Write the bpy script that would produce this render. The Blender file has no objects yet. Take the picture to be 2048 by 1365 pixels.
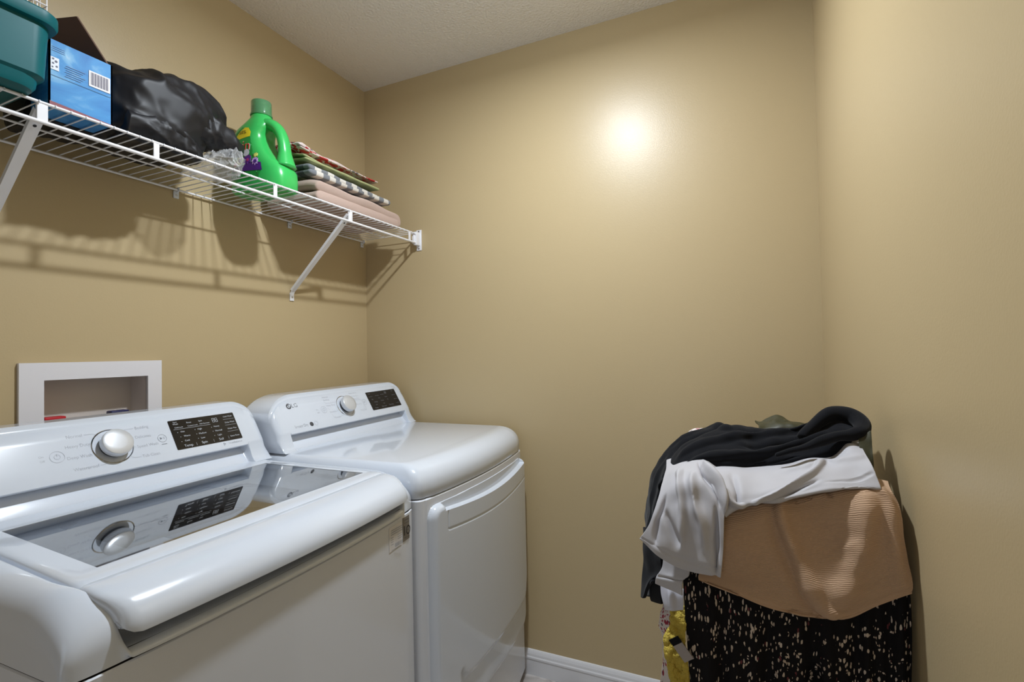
import bpy, bmesh, math, random
import numpy as np
from mathutils import Vector, Matrix, noise
random.seed(7)
S = bpy.context.scene; COL = S.collection
R = math.radians; PI = math.pi

# ------------------------------------------------------------ camera, world, lights
CAMH = 1.234
XW, YB, ZC, XR, YF = -1.545, 1.8025, 2.44, 0.230, -1.35
V1 = np.array([1482., 696.]); V2 = np.array([-1181., 744.]); CC = np.array([1024., 682.5])
FPX = math.sqrt(-np.dot(V1-CC, V2-CC))
def _cr(x, y): return np.array([x-CC[0], -(y-CC[1]), -FPX])
_d1 = _cr(*V1); _d1 /= np.linalg.norm(_d1)
_d2 = -_cr(*V2); _d2 -= _d1*np.dot(_d1, _d2); _d2 /= np.linalg.norm(_d2)
_d3 = np.cross(_d2, _d1)
MW = np.stack([_d2, _d1, _d3])
EYE = np.array([0, 0, CAMH])
cam = bpy.data.cameras.new('camera'); cam.sensor_width = 36; cam.lens = FPX/2048*36; cam.clip_start = .02
camo = bpy.data.objects.new('camera', cam); COL.objects.link(camo)
camo.matrix_world = Matrix([[*MW[0], 0], [*MW[1], 0], [*MW[2], CAMH], [0, 0, 0, 1]])
S.camera = camo
S.view_settings.view_transform = 'Standard'; S.view_settings.look = 'None'
S.view_settings.gamma = 1; S.view_settings.use_curve_mapping = False
S.view_settings.exposure = 0.0

w = bpy.data.worlds.new('world'); S.world = w; w.use_nodes = True
w.node_tree.nodes['Background'].inputs[0].default_value = (.80, .86, 1, 1)
w.node_tree.nodes['Background'].inputs[1].default_value = 0.25
LAMP = Vector((-.49, 1.01, 2.36))
lt = bpy.data.lights.new('downlight', 'AREA'); lt.shape = 'DISK'; lt.size = .07; lt.energy = 20; lt.color = (.85, .92, 1.0)
lo = bpy.data.objects.new('downlight', lt); COL.objects.link(lo); lo.location = LAMP
l2 = bpy.data.lights.new('downlight_spill', 'POINT'); l2.energy = 8; l2.color = (.83, .92, 1.0); l2.shadow_soft_size = .035
l2o = bpy.data.objects.new('downlight_spill', l2); COL.objects.link(l2o); l2o.location = LAMP
# added soft fill light, out of view in the wall opening behind the camera
la = bpy.data.lights.new('rear_fill_light', 'AREA'); la.shape = 'RECTANGLE'; la.size = .8; la.size_y = 1.9; la.energy = 3; la.color = (.82, .91, 1)
lao = bpy.data.objects.new('rear_fill_light', la); COL.objects.link(lao); lao.location = (-.45, YF-.06, 1.05); lao.rotation_euler = (R(90), 0, 0)

def ray(px, py): return MW @ _cr(px, py)
def onX(px, py, X): q = ray(px, py); return EYE + q*(X/q[0])
def onY(px, py, Y): q = ray(px, py); return EYE + q*(Y/q[1])
def onZ(px, py, Z): q = ray(px, py); return EYE + q*((Z-CAMH)/q[2])

# ------------------------------------------------------------ materials
def new_mat(name):
    m = bpy.data.materials.new(name); m.use_nodes = True
    return m, m.node_tree, m.node_tree.nodes['Principled BSDF']
def mat(name, col, rough=.5, metal=0, spec=.5, coat=0, bump=None, trans=0, ior=1.5, sheen=0, alpha=1):
    m, nt, b = new_mat(name)
    b.inputs['Base Color'].default_value = (*col, 1); b.inputs['Roughness'].default_value = rough
    b.inputs['Metallic'].default_value = metal; b.inputs['Specular IOR Level'].default_value = spec
    b.inputs['Coat Weight'].default_value = coat; b.inputs['Transmission Weight'].default_value = trans
    b.inputs['IOR'].default_value = ior; b.inputs['Sheen Weight'].default_value = sheen; b.inputs['Alpha'].default_value = alpha
    b.inputs['Coat Roughness'].default_value = .04
    if bump:
        sc, st, dist = bump
        n = nt.nodes.new('ShaderNodeTexNoise'); n.inputs['Scale'].default_value = sc; n.inputs['Detail'].default_value = 4
        tc = nt.nodes.new('ShaderNodeTexCoord'); nt.links.new(tc.outputs['Object'], n.inputs['Vector'])
        bp = nt.nodes.new('ShaderNodeBump'); bp.inputs['Strength'].default_value = st; bp.inputs['Distance'].default_value = dist
        nt.links.new(n.outputs['Fac'], bp.inputs['Height']); nt.links.new(bp.outputs[0], b.inputs['Normal'])
    return m
def sr(r, g, b):
    f = lambda c: (c/255/12.92) if c <= 10 else ((c/255+.055)/1.055)**2.4
    return (f(r), f(g), f(b))
def ramp(nt, src, stops, interp='CONSTANT'):
    r = nt.nodes.new('ShaderNodeValToRGB'); r.color_ramp.interpolation = interp
    e = r.color_ramp.elements
    while len(e) > 1: e.remove(e[-1])
    e[0].position = stops[0][0]; e[0].color = (*stops[0][1], 1)
    for p, c in stops[1:]:
        k = e.new(p); k.color = (*c, 1)
    nt.links.new(src, r.inputs[0]); return r
def floral(name, base, marks, scale, rough=.8, rot=.6, petal=(1, .38, 1)):
    """ small scattered marks on cloth: stretched voronoi cells, two layers """
    m, nt, b = new_mat(name); b.inputs['Roughness'].default_value = rough; b.inputs['Specular IOR Level'].default_value = .2
    uv = nt.nodes.new('ShaderNodeUVMap'); cur = None
    for i, (colr, sc, thr, ang) in enumerate(marks):
        mp = nt.nodes.new('ShaderNodeMapping'); mp.inputs['Rotation'].default_value = (0, 0, ang)
        mp.inputs['Scale'].default_value = (scale*sc, scale*sc*petal[1], scale*sc); mp.inputs['Location'].default_value = (i*3.3, i*7.1, 0)
        nt.links.new(uv.outputs[0], mp.inputs[0])
        nz = nt.nodes.new('ShaderNodeTexNoise'); nz.inputs['Scale'].default_value = 1.3; nt.links.new(mp.outputs[0], nz.inputs['Vector'])
        mx = nt.nodes.new('ShaderNodeMix'); mx.data_type = 'VECTOR'; mx.inputs['Factor'].default_value = .32
        nt.links.new(mp.outputs[0], mx.inputs[4]); nt.links.new(nz.outputs['Color'], mx.inputs[5])
        v = nt.nodes.new('ShaderNodeTexVoronoi'); v.inputs['Scale'].default_value = 1; v.inputs['Randomness'].default_value = 1
        nt.links.new(mx.outputs[1], v.inputs['Vector'])
        lt_ = nt.nodes.new('ShaderNodeMath'); lt_.operation = 'LESS_THAN'; lt_.inputs[1].default_value = thr; nt.links.new(v.outputs['Distance'], lt_.inputs[0])
        # groups: only where a larger noise is high
        big = nt.nodes.new('ShaderNodeTexVoronoi'); big.inputs['Scale'].default_value = scale*.30
        nt.links.new(uv.outputs[0], big.inputs['Vector'])
        g = nt.nodes.new('ShaderNodeMath'); g.operation = 'LESS_THAN'; g.inputs[1].default_value = .58; nt.links.new(big.outputs['Distance'], g.inputs[0])
        mu = nt.nodes.new('ShaderNodeMath'); mu.operation = 'MULTIPLY'; nt.links.new(lt_.outputs[0], mu.inputs[0]); nt.links.new(g.outputs[0], mu.inputs[1])
        mc = nt.nodes.new('ShaderNodeMix'); mc.data_type = 'RGBA'; nt.links.new(mu.outputs[0], mc.inputs['Factor'])
        mc.inputs[7].default_value = (*colr, 1)
        if cur is None: mc.inputs[6].default_value = (*base, 1)
        else: nt.links.new(cur, mc.inputs[6])
        cur = mc.outputs[2]
    nt.links.new(cur, b.inputs['Base Color'])
    return m

WALLC = sr(188, 168, 130)
M_wall = mat('wall_paint', WALLC, .37, spec=.46, bump=(260, .10, .002))
M_ceil = mat('ceiling_paint', sr(236, 232, 226), .9, spec=.2, bump=(120, .9, .006))
M_trim = mat('trim_paint', sr(225, 225, 228), .3)
M_white = mat('appliance_white', sr(212, 219, 230), .16, spec=.5, coat=.5)
M_whiteplastic = mat('white_plastic', sr(222, 228, 238), .22, spec=.5, coat=.25)
M_body = mat('appliance_body', sr(218, 222, 230), .22, spec=.5, coat=.3)
M_dark = mat('dark_gap', (.01, .01, .012), .6)
M_disp = mat('display_black', (.006, .006, .008), .12)
M_print_grey = mat('grey_print', sr(120, 126, 138), .5)
M_print_light = mat('pale_print', sr(168, 173, 184), .5)
M_print_white = mat('white_print', sr(200, 205, 212), .5)
M_logo = mat('logo_grey', sr(70, 72, 78), .4)
M_chrome = mat('chrome', (.8, .82, .86), .12, 1)
M_silver = mat('silver_knob', sr(214, 217, 222), .32, .35, coat=.2)
M_steel = mat('steel_drum', (.55, .55, .56), .3, 1)
M_wire = mat('white_wire', sr(238, 238, 242), .3, coat=.2)
M_box = mat('outlet_box_white', sr(226, 224, 228), .35)
M_red = mat('red_valve', sr(190, 30, 45), .35)
M_tag = mat('tag_grey', sr(128, 120, 108), .35, .2)

def mat_glass():
    m, nt, b = new_mat('lid_glass')
    b.inputs['Base Color'].default_value = (.66, .69, .72, 1); b.inputs['Roughness'].default_value = .01
    b.inputs['Transmission Weight'].default_value = 1; b.inputs['IOR'].default_value = 2.6
    return m
M_glass = mat_glass()

# ------------------------------------------------------------ object helpers
def tag(o, label=None, cat=None, group=None, kind=None):
    for k, v in (('label', label), ('category', cat), ('group', group), ('kind', kind)):
        if v: o[k] = v
    return o
def empty(name, loc=(0, 0, 0), rot=(0, 0, 0)):
    o = bpy.data.objects.new(name, None); COL.objects.link(o); o.location = loc; o.rotation_euler = rot
    o.empty_display_size = .05
    return o
def link(name, me, m, parent=None, smooth=True, ang=40):
    o = bpy.data.objects.new(name, me); COL.objects.link(o)
    for x in (m if isinstance(m, (list, tuple)) else [m]): me.materials.append(x)
    if smooth:
        me.shade_smooth()
        if ang: me.set_sharp_from_angle(angle=R(ang))
    if parent: o.parent = parent
    return o
def mesh(name, vs, fs, m, parent=None, smooth=True, ang=40, uvs=None, recalc=True):
    me = bpy.data.meshes.new(name); me.from_pydata([tuple(map(float, v)) for v in vs], [], fs); me.update()
    if uvs is not None:
        ul = me.uv_layers.new(name='UVMap')
        for l in me.loops: ul.data[l.index].uv = uvs[l.vertex_index]
    if recalc:
        bm = bmesh.new(); bm.from_mesh(me); bmesh.ops.recalc_face_normals(bm, faces=bm.faces); bm.to_mesh(me); bm.free()
    return link(name, me, m, parent, smooth, ang)
class MB:
    def __init__(s): s.bm = bmesh.new()
    def box(s, x0, x1, y0, y1, z0, z1, bev=0, seg=2, mtx=None, mi=0):
        r = bmesh.ops.create_cube(s.bm, size=1); vs = r['verts']
        for v in vs: v.co = Vector(((x0+x1)/2+v.co.x*(x1-x0), (y0+y1)/2+v.co.y*(y1-y0), (z0+z1)/2+v.co.z*(z1-z0)))
        if bev:
            es = list({e for v in vs for e in v.link_edges})
            rr = bmesh.ops.bevel(s.bm, geom=es, offset=bev, segments=seg, affect='EDGES', profile=.5)
            vs = list({v for f in rr['faces'] for v in f.verts} | {v for v in vs if v.is_valid})
        if mi:
            for f in {f for v in vs for f in v.link_faces}: f.material_index = mi
        if mtx is not None: bmesh.ops.transform(s.bm, matrix=mtx, verts=vs)
        return s
    def tube(s, pts, r, n=8, cap=True):
        pts = [Vector(p) for p in pts]; rings = []
        rs = r if isinstance(r, (list, tuple)) else [r]*len(pts)
        up = None
        for i, p in enumerate(pts):
            t = (pts[min(i+1, len(pts)-1)]-pts[max(i-1, 0)]).normalized()
            if up is None: up = t.orthogonal().normalized()
            up = (up - t*up.dot(t)).normalized(); sd = t.cross(up)
            rings.append([s.bm.verts.new(p+(up*math.cos(2*PI*k/n)+sd*math.sin(2*PI*k/n))*rs[i]) for k in range(n)])
        for a, b in zip(rings, rings[1:]):
            for k in range(n): s.bm.faces.new((a[k], a[(k+1) % n], b[(k+1) % n], b[k]))
        if cap:
            s.bm.faces.new(rings[0][::-1]); s.bm.faces.new(rings[-1])
        return s
    def lathe(s, prof, n=32, mtx=Matrix(), mi=0):
        rings = []
        for (r, z) in prof:
            if r < 1e-6: rings.append([s.bm.verts.new(mtx @ Vector((0, 0, z)))])
            else: rings.append([s.bm.verts.new(mtx @ Vector((r*math.cos(2*PI*k/n), r*math.sin(2*PI*k/n), z))) for k in range(n)])
        for a, b in zip(rings, rings[1:]):
            for k in range(n):
                k2 = (k+1) % n
                if len(a) == 1 and len(b) == 1: continue
                if len(a) == 1: f = s.bm.faces.new((a[0], b[k], b[k2]))
                elif len(b) == 1: f = s.bm.faces.new((a[k], b[0], a[k2]))
                else: f = s.bm.faces.new((a[k], b[k], b[k2], a[k2]))
                f.material_index = mi
        return s
    def poly(s, pts, mi=0):
        f = s.bm.faces.new([s.bm.verts.new(Vector(p)) for p in pts]); f.material_index = mi; return s
    def prism(s, pts, off, mi=0):
        a = [s.bm.verts.new(Vector(p)) for p in pts]; b = [s.bm.verts.new(Vector(p)+Vector(off)) for p in pts]
        n = len(a); fs = [s.bm.faces.new(a[::-1]), s.bm.faces.new(b)]
        for i in range(n): fs.append(s.bm.faces.new((a[i], a[(i+1) % n], b[(i+1) % n], b[i])))
        for f in fs: f.material_index = mi
        return s
    def add_mesh(s, me, mtx):
        n0 = len(s.bm.verts); s.bm.from_mesh(me); s.bm.verts.ensure_lookup_table()
        bmesh.ops.transform(s.bm, matrix=mtx, verts=s.bm.verts[n0:]); return s
    def text(s, txt, size, mtx, align='CENTER', sx=1):
        c = bpy.data.curves.new('t', 'FONT'); c.body = txt; c.size = size; c.align_x = align; c.align_y = 'CENTER'; c.resolution_u = 3
        o = bpy.data.objects.new('t', c); COL.objects.link(o)
        dg = bpy.context.evaluated_depsgraph_get(); me = bpy.data.meshes.new_from_object(o.evaluated_get(dg))
        bpy.data.objects.remove(o); bpy.data.curves.remove(c)
        s.add_mesh(me, mtx @ Matrix.Diagonal((sx, 1, 1, 1))); bpy.data.meshes.remove(me); return s
    def obj(s, name, m, parent=None, smooth=True, ang=40, recalc=True):
        if recalc: bmesh.ops.recalc_face_normals(s.bm, faces=s.bm.faces)
        me = bpy.data.meshes.new(name); s.bm.to_mesh(me); s.bm.free()
        return link(name, me, m, parent, smooth, ang)

def struct(o): o['kind'] = 'structure'; return o
def smooth01(x): x = min(max(x, 0), 1); return x*x*(3-2*x)

# ------------------------------------------------------------ the room
T = .1
# left wall with the opening of the laundry box
ob = dict(y0=.590, y1=.908, z0=.985, z1=1.228)    # outer frame of the outlet box
hy0, hy1, hz0, hz1 = ob['y0']+.03, ob['y1']-.02, ob['z0']+.03, ob['z1']-.03
mb = MB()
for (a, b, c, d) in ((YF-T, hy0, 0, ZC), (hy1, YB+T, 0, ZC), (hy0, hy1, 0, hz0), (hy0, hy1, hz1, ZC)):
    mb.box(XW-T, XW, a, b, c, d)
struct(mb.obj('wall_left', M_wall, smooth=False))
struct(MB().box(XW, XR+T, YB, YB+T, 0, ZC).obj('wall_back', M_wall, smooth=False))
struct(MB().box(XR, XR+T, YF-T, YB, 0, ZC).obj('wall_right', M_wall, smooth=False))
mb = MB()
mb.box(XW, -.87, YF-T, YF, 0, ZC).box(-.03, XR, YF-T, YF, 0, ZC).box(-.87, -.03, YF-T, YF, 2.03, ZC)
struct(mb.obj('wall_front', M_wall, smooth=False))
mb = MB()
mb.box(-.93, -.87, YF, YF+.015, 0, 2.09).box(-.03, .03, YF, YF+.015, 0, 2.09).box(-.87, -.03, YF, YF+.015, 2.03, 2.09)
struct(mb.obj('trim_1', M_trim, smooth=False))
struct(MB().box(XW-T, XR+T, YF-T, YB+T, ZC, ZC+T).obj('ceiling', M_ceil, smooth=False))
# floor: pale marbled vinyl
m, nt, b = new_mat('marbled_vinyl'); b.inputs['Roughness'].default_value = .3
tc = nt.nodes.new('ShaderNodeTexCoord')
n1 = nt.nodes.new('ShaderNodeTexNoise'); n1.inputs['Scale'].default_value = 9; n1.inputs['Detail'].default_value = 8; n1.inputs['Distortion'].default_value = 1.5
nt.links.new(tc.outputs['Object'], n1.inputs['Vector'])
rp = ramp(nt, n1.outputs['Fac'], [(.35, sr(150, 142, 136)), (.5, sr(196, 190, 186)), (.62, sr(222, 218, 216))], 'LINEAR')
br = nt.nodes.new('ShaderNodeTexBrick'); br.offset = 0; br.inputs['Scale'].default_value = 1; br.inputs['Brick Width'].default_value = .305; br.inputs['Row Height'].default_value = .305
br.inputs['Mortar Size'].default_value = .0015; br.inputs['Mortar'].default_value = (.12, .11, .1, 1)
nt.links.new(tc.outputs['Object'], br.inputs['Vector']); nt.links.new(rp.outputs[0], br.inputs['Color1']); nt.links.new(rp.outputs[0], br.inputs['Color2'])
nt.links.new(br.outputs[0], b.inputs['Base Color'])
struct(MB().box(XW-T, XR+T, YF-T, YB+T, -T, 0).obj('floor', m, smooth=False))
# baseboards: moulded cap on a plain face
def baseboard(name, p0, p1, nrm):
    prof = [(0, 0), (.012, 0), (.012, .058), (.014, .060), (.014, .066), (.011, .070), (.010, .078), (.007, .086), (.004, .091), (0, .092)]
    vs = []; n = len(prof)
    for p in (p0, p1):
        for (t, z) in prof: vs.append((p[0]+nrm[0]*t, p[1]+nrm[1]*t, z))
    fs = [(i, (i+1) % n, n+(i+1) % n, n+i) for i in range(n)] + [tuple(range(n)), tuple(range(2*n-1, n-1, -1))]
    return struct(mesh(name, vs, fs, M_trim, smooth=False))
baseboard('baseboard_back', (XW, YB), (XR, YB), (0, -1))
baseboard('baseboard_right', (XR, YF), (XR, YB-.0145), (-1, 0))
baseboard('baseboard_left', (XW, YF), (XW, YB-.0145), (1, 0))

# ------------------------------------------------------------ ceiling lamp (seen only in reflections and by its light)
t = tag(empty('ceiling_lamp', (LAMP.x, LAMP.y, ZC)), 'round white ceiling lamp with a glowing lens above the dryer', 'lamp')
MB().lathe([(0, -.001), (.105, -.001), (.105, -.030), (.098, -.052), (.086, -.060), (.078, -.062), (.076, -.058), (0, -.058)], 48).obj('lamp_housing', M_whiteplastic, t)
m, nt, b = new_mat('lens_glow'); b.inputs['Emission Color'].default_value = (.9, .96, 1, 1); b.inputs['Emission Strength'].default_value = 26
MB().lathe([(0, -.059), (.076, -.059), (.074, -.064), (.05, -.069), (0, -.071)], 48).obj('lens', m, t)

# ------------------------------------------------------------ surface tools
def cr(P, n):
    """ Catmull-Rom through control points, n samples, chord-uniform in index """
    P = [np.array(p, float) for p in P]; k = len(P); out = []
    for i in range(n):
        t_ = i/(n-1)*(k-1); j = min(int(t_), k-2); f = t_-j
        a, b_, c, d = P[max(j-1, 0)], P[j], P[j+1], P[min(j+2, k-1)]
        out.append(.5*((2*b_)+(-a+c)*f+(2*a-5*b_+4*c-d)*f*f+(-a+3*b_-3*c+d)*f**3))
    return out
def surf(rows, nu, nv):
    """ loft through rows of 3-D control points -> array (nv, nu, 3) """
    rr = [cr(r, nu) for r in rows]
    cols = [cr([r[i] for r in rr], nv) for i in range(nu)]
    return np.array([[cols[i][j] for i in range(nu)] for j in range(nv)])
def normals(G):
    du = np.gradient(G, axis=1); dv = np.gradient(G, axis=0); n = np.cross(du, dv)
    return n/np.maximum(np.linalg.norm(n, axis=2, keepdims=True), 1e-9)
def wrinkle(G, amp=.004, sc=14, seed=0, stretch=(1, 1, 1), towards=(0, -1, 0)):
    N = normals(G)
    if (N*np.array(towards)).sum() < 0: N = -N
    for j in range(G.shape[0]):
        for i in range(G.shape[1]):
            p = G[j, i]; v = Vector((p[0]*stretch[0]*sc+seed, p[1]*stretch[1]*sc, p[2]*stretch[2]*sc))
            G[j, i] = p + N[j, i]*amp*(noise.noise(v)*1.3 + .5*noise.noise(v*2.1+Vector((9, 3, 1))))
    return G
def fold(G, path, width, height, towards=(0, -1, 0)):
    """ raise a soft ridge (or groove, height<0) along a path given in (s,t) 0..1 of the sheet """
    nv, nu = G.shape[:2]; N = normals(G)
    if (N*np.array(towards)).sum() < 0: N = -N
    P = np.array(cr([(*p,) for p in path], 160)); tt = np.linspace(0, 1, 160)
    for j in range(nv):
        for i in range(nu):
            s_, t_ = i/(nu-1), j/(nv-1); d = np.hypot(P[:, 0]-s_, P[:, 1]-t_); k = int(d.argmin())
            env = math.sin(PI*min(max(tt[k]*.9+.05, 0), 1))**.5
            G[j, i] += N[j, i]*height*env*math.exp(-(d[k]/width)**2)
    return G
def cloth(name, G, m, parent=None, thick=.004, sub=1, uvs=1.0):
    nv, nu = G.shape[:2]; vs = G.reshape(-1, 3)
    fs = [(j*nu+i, j*nu+i+1, (j+1)*nu+i+1, (j+1)*nu+i) for j in range(nv-1) for i in range(nu-1)]
    lu = np.cumsum([0]+list(np.linalg.norm(np.diff(G[nv//2], axis=0), axis=1))); lv = np.cumsum([0]+list(np.linalg.norm(np.diff(G[:, nu//2], axis=0), axis=1)))
    uv = [(lu[i]*uvs, -lv[j]*uvs) for j in range(nv) for i in range(nu)]
    me = bpy.data.meshes.new(name); me.from_pydata([tuple(map(float, v)) for v in vs], [], fs); me.update()
    ul = me.uv_layers.new(name='UVMap')
    for l in me.loops: ul.data[l.index].uv = uv[l.vertex_index]
    o = link(name, me, m, parent, True, None)
    if thick:
        sm = o.modifiers.new('solidify', 'SOLIDIFY'); sm.thickness = thick; sm.offset = 0
    if sub:
        ss = o.modifiers.new('subsurf', 'SUBSURF'); ss.levels = sub; ss.render_levels = sub
    return o
def Yp(px, py, Y): return onY(px, py, Y)
def Xp(px, py, X): return onX(px, py, X)

# ------------------------------------------------------------ washer and dryer
def front_bow(v, W, bow): return bow*(1-(2*v/W-1)**2)
def outline(W, D, bow, rc=.02, n=28):
    """ plan outline of a machine, u towards the room (front at 0), v along the wall """
    P = [(-D, 0)]
    for i in range(n+1):
        v = W*i/n; u = front_bow(v, W, bow)
        P.append((u, v))
    P.append((-D, W))
    # round the two front corners
    Q = [P[0]]
    for k in range(6):
        a = PI/2*k/5; Q.append((-rc+rc*math.sin(a), rc-rc*math.cos(a)))
    Q += [p for p in P[2:-2] if rc*1.05 < p[1] < W-rc*1.05]
    for k in range(6):
        a = PI/2*k/5; Q.append((-rc+rc*math.cos(a), W-rc+rc*math.sin(a)))
    Q.append(P[-1]); return Q
def ring_loft(name, rings, m, parent, cap_top=True, cap_bot=True, ang=35):
    n = len(rings[0]); vs = [p for r in rings for p in r]; fs = []
    for j in range(len(rings)-1):
        for i in range(n): fs.append((j*n+i, j*n+(i+1) % n, (j+1)*n+(i+1) % n, (j+1)*n+i))
    if cap_bot: fs.append(tuple(range(n))[::-1])
    if cap_top: fs.append(tuple((len(rings)-1)*n+i for i in range(n)))
    return mesh(name, vs, fs, m, parent, ang=ang)
def cabinet(parent, W, D, bow, seam):
    o = outline(W, D, bow)
    def ins(P, d): return [(u-d*(1 if u > -D+.01 else -1), v+(d if v < W/2 else -d)*(1 if abs(v-W/2) > W/2-.03 else abs(v-W/2)/(W/2))) for u, v in P]
    r = [[(u, v, .03) for u, v in o], [(u, v, seam-.005) for u, v in o], [(u, v, seam-.003) for u, v in ins(o, .002)], [(u, v, seam-.002) for u, v in ins(o, .007)], [(u, v, seam+.012) for u, v in ins(o, .007)]]
    c = ring_loft('cabinet', r, [M_body, M_dark], parent, ang=30)
    for p in c.data.polygons:
        if p.center.z > seam-.0025: p.material_index = 1
    for u in (-D+.06, -.06):
        for v in (.06, W-.06): MB().lathe([(0, .006), (.02, .006), (.022, .014), (.012, .018), (.012, .034), (0, .034)], 16, Matrix.Translation((u, v, 0))).obj('foot', M_dark, parent)
    return c

def face_matrix(uf, zf, ang=30):
    """ frame of the sloping control face: x along the wall, y up the face, z out of it; origin at the face's bottom line """
    a = R(ang); X = Vector((0, 1, 0)); Y = Vector((-math.sin(a), 0, math.cos(a))); Z = Vector((math.cos(a), 0, math.sin(a)))
    return Matrix(((X.x, Y.x, Z.x, uf), (X.y, Y.y, Z.y, 0), (X.z, Y.z, Z.z, zf), (0, 0, 0, 1)))

def console(parent, W, deck, uf, zf, zt, ub=-.665, rn=.036, rf=.036, hn=.068, hf=.068, vn=.0):
    """ lofted along v: profile from the deck line in front, up the face, over the top and down the back """
    tn = math.tan(R(30)); rt = .068; top_r = .016
    st = [.0]+[1-math.cos(PI/2*k/10) for k in range(1, 11)]
    allv = set(round(vn+x*hn, 5) for x in st) | set(round(W-x*hf, 5) for x in st)
    allv |= set(round(rn+x, 5) for x in (-.006, -.003, 0, .001, .002, .003, .004, .006, .010, .03)) | set(round(W-rf-x, 5) for x in (-.006, -.003, 0, .001, .002, .003, .004, .006, .010, .03))
    allv |= set(round(W*k/12, 5) for k in range(2, 11))
    allv = sorted(x for x in allv if vn <= x <= W)
    G = []
    for v in allv:
        d = min(v-vn, W-v); hh = hn if v < W/2 else hf
        if d >= hh: z1 = zt
        else: z1 = zt-rt+rt*math.sqrt(max(1-(1-d/hh)**2, 0))
        wr_ = smooth01((v-rn)/.005) if v < W/2 else smooth01((W-rf-v)/.005)
        fl = (1-smooth01(d/.02))                  # flare of the very end
        def face_u(z): return uf-(z-zf)*tn
        zr = z1-top_r
        P = []
        # deck line -> base -> lip
        solid = [(uf+.030, deck), (uf+.022, deck+.004), (uf+.014, deck+.014), (uf+.006, zf-.020), (uf+.003, zf-.010), (uf+.0005, zf-.003)]
        rec = [(uf+.004, deck), (uf+.003, deck+.002), (uf-.022, zf-.022), (uf-.030, zf-.0135), (uf-.012, zf-.0105), (uf-.003, zf-.0085)]
        for a, b_ in zip(solid, rec): P.append((a[0]*(1-wr_)+b_[0]*wr_, a[1]*(1-wr_)+b_[1]*wr_))
        P.append((uf+.0018, zf-.0045)) if wr_ > .5 else P.append((uf+.0002, zf-.001))
        P.append((face_u(zf+.004), zf+.004))
        for f in (.25, .5, .75, 1): z = zf+.004+(zr-zf-.004)*f; P.append((face_u(z), z))
        u1 = face_u(zr)
        for k in range(1, 6):
            a = R(60)*k/5 + R(0)
            P.append((u1-top_r*(math.sin(a+R(30))-math.sin(R(30)))*.9-.004*k/5, zr+top_r*(math.sin(a+R(30))*0+ (1-math.cos(a*1.5))*1.0)))
        P.append((ub+.015, z1+.0)); P.append((ub+.004, z1-.004)); P.append((ub, z1-.015)); P.append((ub, deck))
        # side rounding of the plan: near the ends the front edge steps back
        back = .016*(1-math.sqrt(max(0, 1-(1-min(d/.022, 1))**2)))
        P = [(u-(back if z > deck+.03 else back*.2), z) for u, z in P]
        G.append([(u, v, z) for u, z in P])
    n = len(G[0]); vs = [p for r in G for p in r]; fs = []
    for j in range(len(G)-1):
        for i in range(n-1): fs.append((j*n+i, j*n+i+1, (j+1)*n+i+1, (j+1)*n+i))
    fs.append(tuple(range(n))); fs.append(tuple((len(G)-1)*n+i for i in range(n))[::-1])
    c = mesh('console', vs, fs, M_white, parent, ang=50)
    FM = face_matrix(uf, zf)
    return c, FM
def T3(x, y, z=0): return Matrix.Translation((x, y, z))
def knob(parent, FM, x, y, r, name='dial'):
    mb = MB(); n = 48
    mb.lathe([(r*1.34, .0006), (r*1.30, .0016), (r*1.26, .0006)], n, FM @ T3(x, y)).obj('dial_ring', M_chrome, parent)
    k = MB().lathe([(0, .001), (r*.86, .001), (r*.86, .012), (r*.84, .013), (0, .013)], n, FM @ T3(x, y)).obj('dial_base', mat('dial_base_black', (.02, .02, .025), .3), parent)  # black base ring under the dial cap
    MB().lathe([(0, .010), (r*.98, .010), (r, .0125), (r, .0225), (r*.985, .0245), (r*.95, .0254), (r*.5, .0262), (0, .0264)], n, FM @ T3(x, y)).obj(name, M_silver, parent)
def ringline(mb, FM, x, y, r, w=.0005, n=40, sy=1, z=.0006):
    a = [mb.bm.verts.new(FM @ Vector((x+r*math.cos(2*PI*k/n), y+r*sy*math.sin(2*PI*k/n), z))) for k in range(n)]
    b = [mb.bm.verts.new(FM @ Vector((x+(r-w)*math.cos(2*PI*k/n), y+(r-w)*sy*math.sin(2*PI*k/n), z))) for k in range(n)]
    for k in range(n): mb.bm.faces.new((a[k], a[(k+1) % n], b[(k+1) % n], b[k]))
def hline(mb, FM, x0, y0, x1, y1, w=.0005, z=.0006):
    d = Vector((x1-x0, y1-y0)); d.normalize(); p = Vector((-d.y, d.x))*w/2
    mb.poly([FM @ Vector((x0+p.x, y0+p.y, z)), FM @ Vector((x1+p.x, y1+p.y, z)), FM @ Vector((x1-p.x, y1-p.y, z)), FM @ Vector((x0-p.x, y0-p.y, z))])
def rrect(x0, x1, y0, y1, r, n=5):
    P = []
    for cx, cy, a0 in ((x1-r, y1-r, 0), (x0+r, y1-r, 90), (x0+r, y0+r, 180), (x1-r, y0+r, 270)):
        for k in range(n+1):
            a = R(a0+90*k/n); P.append((cx+r*math.cos(a), cy+r*math.sin(a)))
    return P
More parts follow.
